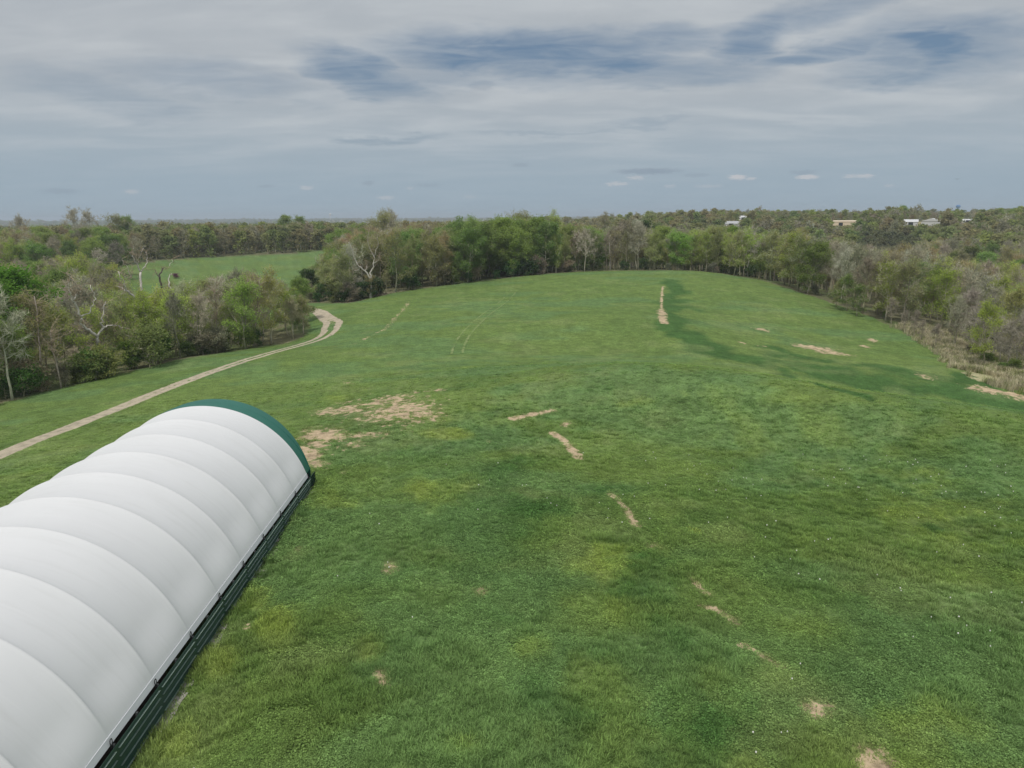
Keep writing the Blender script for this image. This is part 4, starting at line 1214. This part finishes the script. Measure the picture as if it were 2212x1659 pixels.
# flowering redbud
single('flowering_shrub', 'dull', SHRUB[1], 381, 601, 1.5, 'purple flowering shrub on the near side of the far field', (.24, .09, .16), 1.6, cat='shrub')
single('flowering_shrub', 'dull', SHRUB[2], 776, 638, 3.6, 'white flowering shrub at the foot of the white forked dead tree', (.42, .42, .36), .9, cat='shrub')
# brush pile
bxp = gpt(805, 640)
bm_ = MB(); g = np.random.default_rng(77)
for _ in range(420):
    c = np.array([g.normal(0, 3.6), g.normal(0, 1.2), 0]); c[2] = abs(g.normal(0, .55)) * math.exp(-(c[0] / 5) ** 2)
    dv = norm(np.array([g.normal(0, 1), g.normal(0, .6), g.normal(.1, .3)])); l_ = g.uniform(.5, 2.0)
    bm_.tube([c - dv * l_, c + g.normal(0, .1, 3), c + dv * l_], [.05, .045, .02], 4, False)
br = bm_.build('brush_pile', M_DEADTWIG, None, loc=(bxp[0], bxp[1], bxp[2]))
br.rotation_euler = (0, 0, math.radians(12))
tag(br, 'low heap of grey cut branches at the edge of the hilltop trees', 'brush pile')

# ------------------------------------------------------------------ far buildings and towers
M_ROOFW = pbr('white_metal_roof', (.62, .63, .64), .5, .06, .3)
M_WALLW = pbr('white_siding', (.60, .61, .62), .6, .06, .4)
M_TANC = pbr('tan_metal', (.72, .60, .45), .55, .06, .4)
M_GREYR = pbr('grey_metal_roof', (.42, .43, .44), .5, .1, .4)
M_DARKG = pbr('dark_glass', (.03, .035, .04), .2, .1, 1)
M_BLUE = pbr('blue_tank_paint', (.035, .17, .42), .4, .08, .5)
M_WHT = pbr('white_tank_paint', (.8, .8, .8), .5, .05, .5)


def house(u, r, rz, L_, W_, hw, hr_, wm, rm, label, cat='building', doors=((0, 3.2, 2.8),), wins=(), lift=0.0, round_=False):
    x, y, z = at_dist(u, 480, r)
    root = empty('farm_building', (x, y, z + lift), rz)
    tag(root, label, cat)
    MB().box(-L_ / 2, L_ / 2, -W_ / 2, W_ / 2, -2.5, hw).build('wall', wm, root)
    m = MB(); o_ = .35
    if round_:
        P = [(W_ / 2 + o_) * math.cos(a) for a in np.linspace(PI, 0, 13)]; Q = [hw + hr_ * math.sin(a) for a in np.linspace(PI, 0, 13)]
        V = [(-L_ / 2 - .3, p, q) for p, q in zip(P, Q)] + [(L_ / 2 + .3, p, q) for p, q in zip(P, Q)]
        m.add(V, [(i, i + 1, i + 14, i + 13) for i in range(12)] + [tuple(range(12, -1, -1)), tuple(range(13, 26))] + [(0, 13, 25, 12)])
    else:
        a, b_ = L_ / 2 + o_, W_ / 2 + o_
        V = [(-a, -b_, hw - .1), (a, -b_, hw - .1), (a, b_, hw - .1), (-a, b_, hw - .1), (-a, 0, hw + hr_), (a, 0, hw + hr_)]
        m.add(V, [(0, 1, 5, 4), (2, 3, 4, 5), (0, 4, 3), (1, 2, 5), (3, 2, 1, 0)])
    m.build('roof', rm, root)
    for dx, dw, dh in doors:
        MB().box(dx - dw / 2, dx + dw / 2, -W_ / 2 - .06, -W_ / 2 - .003, 0, dh).build('door', M_DARKG, root)
    for dx, dw, z0, z1 in wins:
        MB().box(dx - dw / 2, dx + dw / 2, -W_ / 2 - .06, -W_ / 2 - .003, z0, z1).build('window', M_DARKG, root)
    return root


def zlift(u, v, r):
    """height of the ground a building needs to show its eave at row v"""
    d = ray(u, v); hl_ = math.hypot(d[0], d[1])
    return H0 + r * d[2] / hl_


house(1825, 640, math.radians(-22), 17, 9, 3.4, .8, M_TANC, M_TANC, 'long tan metal shed among the trees on the right ridge', doors=((-3, 3, 2.4),), lift=0)
house(1968, 650, math.radians(-30), 9.5, 8, 3.2, 1.8, M_WALLW, M_ROOFW, 'white metal barn with a plain front on the right ridge')
house(2014, 640, math.radians(50), 9, 13, 3.4, 2.0, M_WALLW, M_ROOFW, 'wide white barn with a dark gable outline beside the plain white barn', doors=((-3, 2.6, 2.6), (2, 3, 2.6)))
house(1605, 820, math.radians(-20), 12, 8, 2.4, 2.0, M_WALLW, M_ROOFW, 'small white house on the skyline right of the hill', cat='house', wins=((-4, 1.2, 1, 2.2), (4, 1.2, 1, 2.2)))
house(1580, 600, math.radians(-18), 15, 9, 2.6, 1.9, M_WALLW, M_GREYR, 'grey-roofed barn half hidden by trees below the white house')
house(2090, 760, math.radians(-28), 19, 8, 2.4, 1.3, M_WALLW, M_ROOFW, 'long low white house near the water tower', cat='house', wins=((-8, 1.4, 1, 2.2), (-3, 1.4, 1, 2.2), (6, 1.4, 1, 2.2)))


def water_tower(u, v, r, rad, m, label, legs=True):
    """tank centred at picture row v"""
    d = ray(u, v); hl_ = math.hypot(d[0], d[1]); k = r / hl_
    c = EYE + d * k
    zb = float(gz(c[0], c[1])); hz = c[2] - zb
    root = empty('water_tower', (c[0], c[1], zb))
    tag(root, label, 'water tower')
    V, F = [], []
    nu, nv = 20, 11
    for j in range(nv):
        a = -PI / 2 + PI * j / (nv - 1)
        for i in range(nu):
            b_ = 2 * PI * i / nu; V.append((rad * math.cos(a) * math.cos(b_), rad * math.cos(a) * math.sin(b_), hz + rad * .8 * math.sin(a)))
    for j in range(nv - 1):
        for i in range(nu): F.append((j * nu + i, j * nu + (i + 1) % nu, (j + 1) * nu + (i + 1) % nu, (j + 1) * nu + i))
    obj('tank', mesh('tank', V, F, m, smooth=True), root)
    MB().tube([(0, 0, -1), (0, 0, 2), (0, 0, hz - rad * .9), (0, 0, hz - rad * .5)], [rad * .5, rad * .28, rad * .26, rad * .5], 14).build('riser', m, root)
    MB().tube([(0, 0, hz + rad * .75), (0, 0, hz + rad * 1.05)], .5, 8).build('vent', M_WHT, root)
    return root


water_tower(2070, 446, 2600, 6.5, M_BLUE, 'blue water tower standing above the trees on the right skyline')
water_tower(713, 463, 5200, 9, M_WHT, 'tiny white water tower on the far left horizon')

# soaring bird
d = ray(2068, 387); bp_ = EYE + d * (300 / np.linalg.norm(d))
M_BIRD = pbr('dark_feathers', (.02, .018, .016), .8, .2, 8)
bird = empty('bird', tuple(bp_), math.radians(70))
tag(bird, 'small dark bird soaring alone above the right skyline', 'bird')
bm_ = MB()
bm_.tube([(-.28, 0, 0), (-.18, 0, .01), (0, 0, .02), (.16, 0, .02), (.24, 0, .03), (.30, 0, .02)], [.03, .05, .075, .06, .035, .012], 8)
bm_.add([(-.26, -.03, 0), (-.26, .03, 0), (-.46, .10, .0), (-.46, -.10, .0), (-.26, 0, .02), (-.46, 0, .02)], [(0, 3, 5, 4), (4, 5, 2, 1), (0, 1, 2, 3)])
for s in (-1, 1):
    ptsw = [(.10, s * .05, .03), (.14, s * .35, .14), (.06, s * .72, .20), (-.06, s * .78, .20), (-.10, s * .38, .13), (-.12, s * .05, .02)]
    lo_ = [(x, y, z - .02) for x, y, z in ptsw]
    bm_.add(ptsw + lo_, [tuple(range(6)), tuple(range(11, 5, -1))] + [(i, (i + 1) % 6, (i + 1) % 6 + 6, i + 6) for i in range(6)])
bm_.build('body', M_BIRD, bird)

# ------------------------------------------------------------------ grass: real tufts on the near meadow
def tuft(seed, k, hgt, spread, w, curl):
    g = np.random.default_rng(seed); V, F = [], []
    for _ in range(k):
        a = g.uniform(0, 2 * PI); rr_ = spread * math.sqrt(g.uniform(0, 1)); bx, by = rr_ * math.cos(a), rr_ * math.sin(a)
        a2 = a + g.normal(0, .8); h = hgt * g.uniform(.5, 1.15); c = curl * g.uniform(.4, 1.3) * h
        dx, dy = math.cos(a2), math.sin(a2); px, py = -dy * w / 2, dx * w / 2
        n0 = len(V)
        V += [(bx - px, by - py, -.03), (bx + px, by + py, -.03), (bx + dx * c * .35 + px * .8, by + dy * c * .35 + py * .8, h * .6), (bx + dx * c * .35 - px * .8, by + dy * c * .35 - py * .8, h * .6), (bx + dx * c, by + dy * c, h)]
        F += [(n0, n0 + 1, n0 + 2, n0 + 3), (n0 + 3, n0 + 2, n0 + 4)]
    return mesh('tuft', V, F, M_BLADE)


def clover(seed, k, spread, hgt, s):
    g = np.random.default_rng(seed); V, F = [], []
    for _ in range(k):
        a = g.uniform(0, 2 * PI); rr_ = spread * math.sqrt(g.uniform(0, 1)); c = np.array([rr_ * math.cos(a), rr_ * math.sin(a), hgt * g.uniform(.35, 1.0) * (1 - .4 * (rr_ / spread) ** 2)])
        nn = norm(np.array([g.normal(0, .45), g.normal(0, .45), 1])); t1 = norm(np.cross(nn, [g.normal(), g.normal(), .1])); t2 = np.cross(nn, t1); q = s * g.uniform(.6, 1.3)
        n0 = len(V)
        V += [tuple(c + q * (math.cos(b) * t1 + math.sin(b) * t2)) for b in np.arange(5) * 2 * PI / 5]
        F.append(tuple(n0 + i for i in range(5)))
    return mesh('clover_leaf', V, F, M_BLADE)


lib('sward', [tuft(1, 34, .15, .22, .020, .9), tuft(2, 30, .19, .20, .017, 1.1), tuft(3, 38, .11, .26, .022, .8), clover(4, 60, .26, .13, .024), clover(5, 70, .30, .11, .023)])


def meadow_pts(r0, r1, dens, amax=42.0):
    a0 = D2(amax); area = a0 * (r1 * r1 - r0 * r0); k = int(area * dens)
    r = np.sqrt(rng.uniform(r0 * r0, r1 * r1, k)); a = rng.uniform(-a0, a0, k)
    return r * np.sin(a), r * np.cos(a)


gx, gy = [], []
for r0, r1, de in ((20, 34, 26), (34, 46, 18), (46, 58, 11), (58, 72, 5.5), (72, 95, 2.0)):
    x, y = meadow_pts(r0, r1, de); gx.append(x); gy.append(y)
gx, gy = np.concatenate(gx), np.concatenate(gy)
lx, ly = gx - barn.location[0], gy - barn.location[1]
bx, by = lx * math.cos(YAW) + ly * math.sin(YAW), -lx * math.sin(YAW) + ly * math.cos(YAW)
k = inpoly(gx, gy, NEAR) & ~((np.abs(bx) < BW + .3) & (by < 1.8))
gx, gy = gx[k], gy[k]
# not on the track
dtr = np.full(len(gx), 99.0)
near_tr = np.hypot(gx, gy) > 50
for qq in TRQ[::3]: dtr = np.minimum(dtr, np.hypot(gx - qq[0], gy - qq[1]))
pc, pd = paint(gx, gy)
k = ((pd < .40 + .15 * rng.random(len(gx))) | (rng.random(len(gx)) < .22)) & (dtr > 1.6)
gx, gy, pc = gx[k], gy[k], pc[k]
wf = rng.uniform(0, 1, 900); wo = BW + .40 + np.abs(rng.normal(0, .28, 900))
wx_ = barn.location[0] + cy * wo - sy * (Y0 + (Y1 - Y0) * wf); wy_ = barn.location[1] + sy * wo + cy * (Y0 + (Y1 - Y0) * wf)
kw = (fbm(wx_, wy_, 2.6, 161, 3) > .44) & (wy_ > 16)
gx, gy = np.concatenate([gx, wx_[kw]]), np.concatenate([gy, wy_[kw]])
pc = np.concatenate([pc, paint(wx_[kw], wy_[kw])[0]])
tall = np.concatenate([np.ones(len(gx) - int(kw.sum())), rng.uniform(1.3, 2.4, int(kw.sum()))])
gr = np.hypot(gx, gy)
cl = fbm(gx, gy, 5.5, 171, 3) + (fbm(gx, gy, 1.6, 172, 2) - .5) * .5
idx = np.where(cl > .49, 3 + rng.integers(0, 2, len(gx)), rng.integers(0, 3, len(gx)))
sc_ = rng.uniform(.65, 1.25, len(gx)) * (.75 + .7 * fbm(gx, gy, 3.2, 175, 3)) 
zs = sc_ * tall * np.where(idx > 2, .9, 1.0) * (1 - .45 * sstep(45, 90, gr))
gzv = gz(gx, gy)
tn = pc * rng.uniform(.85, 1.3, (len(gx), 1)) * 1.55
rot = np.stack([rng.normal(0, .12, len(gx)), rng.normal(0, .12, len(gx)), rng.uniform(0, 6.28, len(gx))], 1)
stuff('grass', LIB['sward'], np.stack([gx, gy, gzv], 1), idx, rot, np.stack([sc_, sc_, zs], 1), {'tint': tn}, 'patchy green spring grass and clover covering the hill meadow', 'grass')

# white clover heads
M_FLOWER = pbr('white_petal', (.75, .74, .68), .8, .1, 8)
fv, ff_ = [], []
for i in range(7):
    for j in range(4):
        a, b_ = 2 * PI * i / 7, -.4 + 1.9 * j / 3
        fv.append((.05 * math.cos(a) * math.cos(b_), .05 * math.sin(a) * math.cos(b_), .24 + .045 * math.sin(b_)))
for i in range(7):
    for j in range(3): ff_.append((i * 4 + j, ((i + 1) % 7) * 4 + j, ((i + 1) % 7) * 4 + j + 1, i * 4 + j + 1))
lib('flower', [mesh('flower_head', fv, ff_, M_FLOWER)])
fx, fy = meadow_pts(21, 62, 1.2, 41)
kf = (fbm(fx, fy, 6, 181, 3) + (fx / 120) + (rng.uniform(0, 1, len(fx)) - .5) * .25 > .60) & inpoly(fx, fy, NEAR)
lx, ly = fx - barn.location[0], fy - barn.location[1]
bx, by = lx * math.cos(YAW) + ly * math.sin(YAW), -lx * math.sin(YAW) + ly * math.cos(YAW)
kf &= ~((np.abs(bx) < BW + .5) & (by < 1.8)) & (rng.uniform(0, 1, len(fx)) < .24)
fx, fy = fx[kf], fy[kf]
s1 = rng.uniform(.4, .8, len(fx)); one = np.ones(len(fx))
stuff('clover_flowers', LIB['flower'], np.stack([fx, fy, gz(fx, fy)], 1), np.zeros(len(fx)), np.zeros((len(fx), 3)), np.stack([s1, s1, one], 1), {'tint': np.ones((len(fx), 3))}, 'tiny white clover flowers dotted through the meadow', 'flowers')

# dry tall grass at the foot of the right wood
lib('dry', [tuft(11, 40, 1.1, .45, .05, .35), tuft(12, 36, .9, .5, .05, .5)])
Pd = np.array(DRY); dx = rng.uniform(Pd[:, 0].min(), Pd[:, 0].max(), 16000); dy = rng.uniform(Pd[:, 1].min(), Pd[:, 1].max(), 16000)
k = inpoly(dx + rng.normal(0, 1.0, len(dx)), dy + rng.normal(0, 1.0, len(dx)), DRY) & (fbm(dx, dy, 4, 191, 3) > .42)
dx, dy = dx[k][:4200], dy[k][:4200]
tn = np.where(rng.uniform(0, 1, (len(dx), 1)) < .7, np.array([[.58, .53, .36]]), np.array([[.26, .30, .11]])) * rng.uniform(.7, 1.25, (len(dx), 1))
s1 = rng.uniform(.5, 1.1, len(dx))
stuff('dry_grass', LIB['dry'], np.stack([dx, dy, gz(dx, dy)], 1), rng.integers(0, 2, len(dx)), np.stack([0 * dx, 0 * dx, rng.uniform(0, 6, len(dx))], 1), np.stack([s1, s1, s1], 1), {'tint': tn}, 'straw-coloured tall grass strip below the wood right of the hill', 'dry grass')

# ------------------------------------------------------------------ light and sky
SUN_EL, SUN_BACK = math.radians(61), math.radians(20)      # sun behind the camera, to the left
sd_ = Vector((-math.sin(SUN_BACK) * math.cos(SUN_EL), -math.cos(SUN_BACK) * math.cos(SUN_EL), math.sin(SUN_EL)))
sun = bpy.data.lights.new('sun', 'SUN'); sun.energy = 2.1; sun.angle = math.radians(0.7); sun.color = (1, .955, .89)
so = bpy.data.objects.new('sun', sun); COL.objects.link(so)
so.rotation_euler = sd_.to_track_quat('Z', 'Y').to_euler(); so.location = (0, -40, 80)

w = bpy.data.worlds.new('World'); scene.world = w; w.use_nodes = True
nt = w.node_tree; N, L = nt.nodes, nt.links; N.clear()
out = N.new('ShaderNodeOutputWorld'); bg = N.new('ShaderNodeBackground'); bg.inputs['Strength'].default_value = .1
sky = N.new('ShaderNodeTexSky'); sky.sky_type = 'NISHITA'; sky.sun_disc = False; sky.sun_elevation = SUN_EL
sky.sun_rotation = math.atan2(sd_.x, sd_.y); sky.air_density = 1.1; sky.dust_density = 1.0; sky.altitude = 200


def mth(op, a, b=None, c=None, clamp=False):
    q = N.new('ShaderNodeMath'); q.operation = op; q.use_clamp = clamp
    for i, s in enumerate((a, b, c)):
        if s is None: continue
        if isinstance(s, (int, float)): q.inputs[i].default_value = s
        else: L.new(s, q.inputs[i])
    return q.outputs[0]


def mapr(v, a, b, c=0., d=1., smooth=True):
    q = N.new('ShaderNodeMapRange'); q.interpolation_type = 'SMOOTHSTEP' if smooth else 'LINEAR'
    L.new(v, q.inputs['Value'])
    for nm, s in zip(('From Min', 'From Max', 'To Min', 'To Max'), (a, b, c, d)): q.inputs[nm].default_value = s
    return q.outputs[0]


def mixc(f, a, b):
    q = N.new('ShaderNodeMix'); q.data_type = 'RGBA'
    for nm, s in (('Factor', f), ('A', a), ('B', b)):
        if isinstance(s, tuple): q.inputs[nm].default_value = (*s, 1)
        elif isinstance(s, (int, float)): q.inputs[nm].default_value = s
        else: L.new(s, q.inputs[nm])
    return q.outputs['Result']


tc = N.new('ShaderNodeTexCoord'); sx = N.new('ShaderNodeSeparateXYZ'); L.new(tc.outputs['Generated'], sx.inputs[0])
el = mth('MULTIPLY', mth('ARCSINE', sx.outputs['Z']), 180 / PI)
azd = mth('MULTIPLY', mth('ARCTAN2', sx.outputs['X'], sx.outputs['Y']), 180 / PI)
# noise in cloud-deck coordinates, so streaks flatten towards the horizon
dz = mth('ADD', mth('MAXIMUM', sx.outputs['Z'], 0.0), .10)
cx_ = N.new('ShaderNodeCombineXYZ')
L.new(mth('DIVIDE', sx.outputs['X'], dz), cx_.inputs['X']); L.new(mth('DIVIDE', sx.outputs['Y'], dz), cx_.inputs['Y'])


def wn(scale, det, rough, off=0.0, sy_=1.0, dist=0.0):
    mp = N.new('ShaderNodeMapping'); mp.inputs['Location'].default_value = (off, off * .7, off * .3); mp.inputs['Scale'].default_value = (1, sy_, 1)
    L.new(cx_.outputs[0], mp.inputs['Vector'])
    q = N.new('ShaderNodeTexNoise'); q.inputs['Scale'].default_value = scale; q.inputs['Detail'].default_value = det; q.inputs['Roughness'].default_value = rough; q.inputs['Distortion'].default_value = dist
    L.new(mp.outputs[0], q.inputs['Vector'])
    return q.outputs['Fac']


wa = mth('MULTIPLY', mth('SUBTRACT', wn(2.2, 5, .55, 3.1), .5), 7.5)
we = mth('MULTIPLY', mth('SUBTRACT', wn(2.6, 5, .6, 8.7), .5), 2.6)
azw, elw = mth('ADD', azd, wa), mth('ADD', el, we)
fine = mth('SUBTRACT', wn(3.2, 8, .6, 12.3, 2.0, .8), .5)


def ell(u, v, hu, hv, rot=0.0, a=None, e=None):
    az0, el0 = azel(u, v)
    az0, el0 = math.degrees(az0), math.degrees(el0)
    au, ev = math.degrees(hu / FD), math.degrees(hv / FD)
    dx_ = mth('SUBTRACT', a or azw, az0); dy_ = mth('SUBTRACT', e or elw, el0)
    c, s = math.cos(rot), math.sin(rot)
    p = mth('ADD', mth('MULTIPLY', dx_, c / au), mth('MULTIPLY', dy_, s / au))
    q = mth('ADD', mth('MULTIPLY', dx_, -s / ev), mth('MULTIPLY', dy_, c / ev))
    return mth('ADD', mth('MULTIPLY', p, p), mth('MULTIPLY', q, q))


hole = None
for u, v, hu, hv, ro, st in [(1120, 112, 260, 42, 0, .85), (1190, 130, 180, 40, 0, .5), (1340, 135, 130, 24, -.06, .8), (790, 160, 115, 34, -.25, .75), (470, 172, 190, 30, -.05, .34), (240, 210, 130, 28, -.2, .30), (2010, 100, 80, 26, -.12, .95), (2015, 108, 150, 46, -.1, .6), (1985, 150, 110, 22, 0, .6),
                             (1635, 85, 70, 40, .3, .75), (1725, 42, 150, 26, .12, .5), (1790, 108, 150, 18, .12, .7), (1440, 88, 130, 24, 0, .5), (1470, 158, 150, 24, 0, .5), (840, 301, 95, 8, .03, .45), (1390, 268, 80, 7, 0, .28), (1190, 289, 130, 5, 0, .25), (960, 170, 120, 20, 0, .35)]:
    k = mth('MULTIPLY', mapr(ell(u, v, hu, hv, ro), 2.2, -.1), st)
    hole = k if hole is None else mth('MAXIMUM', hole, k)
hole = mth('ADD', hole, mth('MULTIPLY', fine, mth('ADD', mth('MULTIPLY', hole, 1.6), .08)), None, True)
streak = wn(1.3, 6, .55, 21.0, 1.9, .4)
veilc = mixc(mapr(el, 1.0, 11.0), (.322, .412, .485), (.425, .462, .500))
veilc = mixc(mth('MULTIPLY', mapr(streak, .36, .72), mapr(el, 2.0, 8.0, .06, .5)), veilc, (.595, .625, .645))
veilc = mixc(mth('MULTIPLY', mapr(el, 15, 45), .8), veilc, (.78, .79, .82))
bluec = mixc(.72, sky.outputs[0], (1.05, 1.75, 2.75))
v10 = N.new('ShaderNodeMix'); v10.data_type = 'RGBA'; v10.blend_type = 'MULTIPLY'; v10.inputs['Factor'].default_value = 1; v10.inputs['B'].default_value = (10, 10, 10, 1)
# little fair-weather clouds near the horizon
lowa = mth('ADD', azd, mth('MULTIPLY', mth('SUBTRACT', wn(22, 4, .6, 33.0), .5), 1.1)); lowe = mth('ADD', el, mth('MULTIPLY', mth('SUBTRACT', wn(26, 4, .6, 37.0), .5), .55))
cum = None; shade = None
for u, v, hu, hv, st in [(1592, 383, 18, 5, .9), (1623, 386, 10, 3, .7), (1745, 382, 22, 4.5, .8), (1837, 381, 14, 3.5, .55), (1868, 380, 16, 4, .65), (283, 414, 12, 4, .5), (663, 406, 14, 4, .5), (833, 427, 18, 4, .5), (1332, 397, 26, 4, .6), (1372, 384, 18, 3.5, .6), (1530, 402, 30, 3, .3), (1445, 402, 14, 3, .35), (886, 407, 8, 3, .3), (1015, 425, 16, 3, .25), (1920, 401, 8, 2.5, .35)]:
    k = mth('MULTIPLY', mapr(ell(u, v, hu, hv, 0, lowa, lowe), 1.5, .1), st); cum = k if cum is None else mth('MAXIMUM', cum, k)
for u, v, hu, hv, st in [(1400, 370, 66, 6, .55), (130, 413, 30, 5, .35), (1040, 185, 26, 10, .35), (1125, 356, 20, 4, .35), (795, 396, 14, 5, .4), (575, 402, 18, 3, .35), (1505, 378, 26, 4, .3), (1735, 372, 26, 4, .35), (925, 400, 30, 4, .25)]:
    k = mth('MULTIPLY', mapr(ell(u, v, hu, hv, 0, lowa, lowe), 1.6, .1), st); shade = k if shade is None else mth('MAXIMUM', shade, k)
veilc = mixc(shade, veilc, (.23, .285, .36))
veilc = mixc(cum, veilc, (.56, .56, .58))
L.new(veilc, v10.inputs['A'])
final = mixc(hole, v10.outputs['Result'], bluec)
L.new(final, bg.inputs['Color']); L.new(bg.outputs[0], out.inputs['Surface'])

# air that turns far things blue
mh = bpy.data.materials.new('haze')
nt2, N2, L2 = nodes(mh)
oo = N2.new('ShaderNodeOutputMaterial'); pv = N2.new('ShaderNodeVolumePrincipled')
pv.inputs['Color'].default_value = (.80, .90, 1, 1); pv.inputs['Density'].default_value = 2.0e-4; pv.inputs['Anisotropy'].default_value = .2
L2.new(pv.outputs[0], oo.inputs['Volume'])
zlo = float(V[0][2]) if False else -60
MBh = MB().box(-9600, 9600, -9600, 9600, zlo, 62)
hz = MBh.build('haze', mh)
tag(hz, 'thin pale blue haze lying over the far country', 'haze', kind='stuff')

# ------------------------------------------------------------------ render settings
scene.render.engine = 'CYCLES'
c = scene.cycles
c.max_bounces = 5; c.diffuse_bounces = 3; c.glossy_bounces = 2; c.transmission_bounces = 3; c.transparent_max_bounces = 4; c.volume_bounces = 0
c.caustics_reflective = False; c.caustics_refractive = False
c.use_denoising = True
vs = scene.view_settings
vs.view_transform = 'Standard'; vs.look = 'None'; vs.exposure = 0; vs.gamma = 1
scene.display_settings.display_device = 'sRGB'
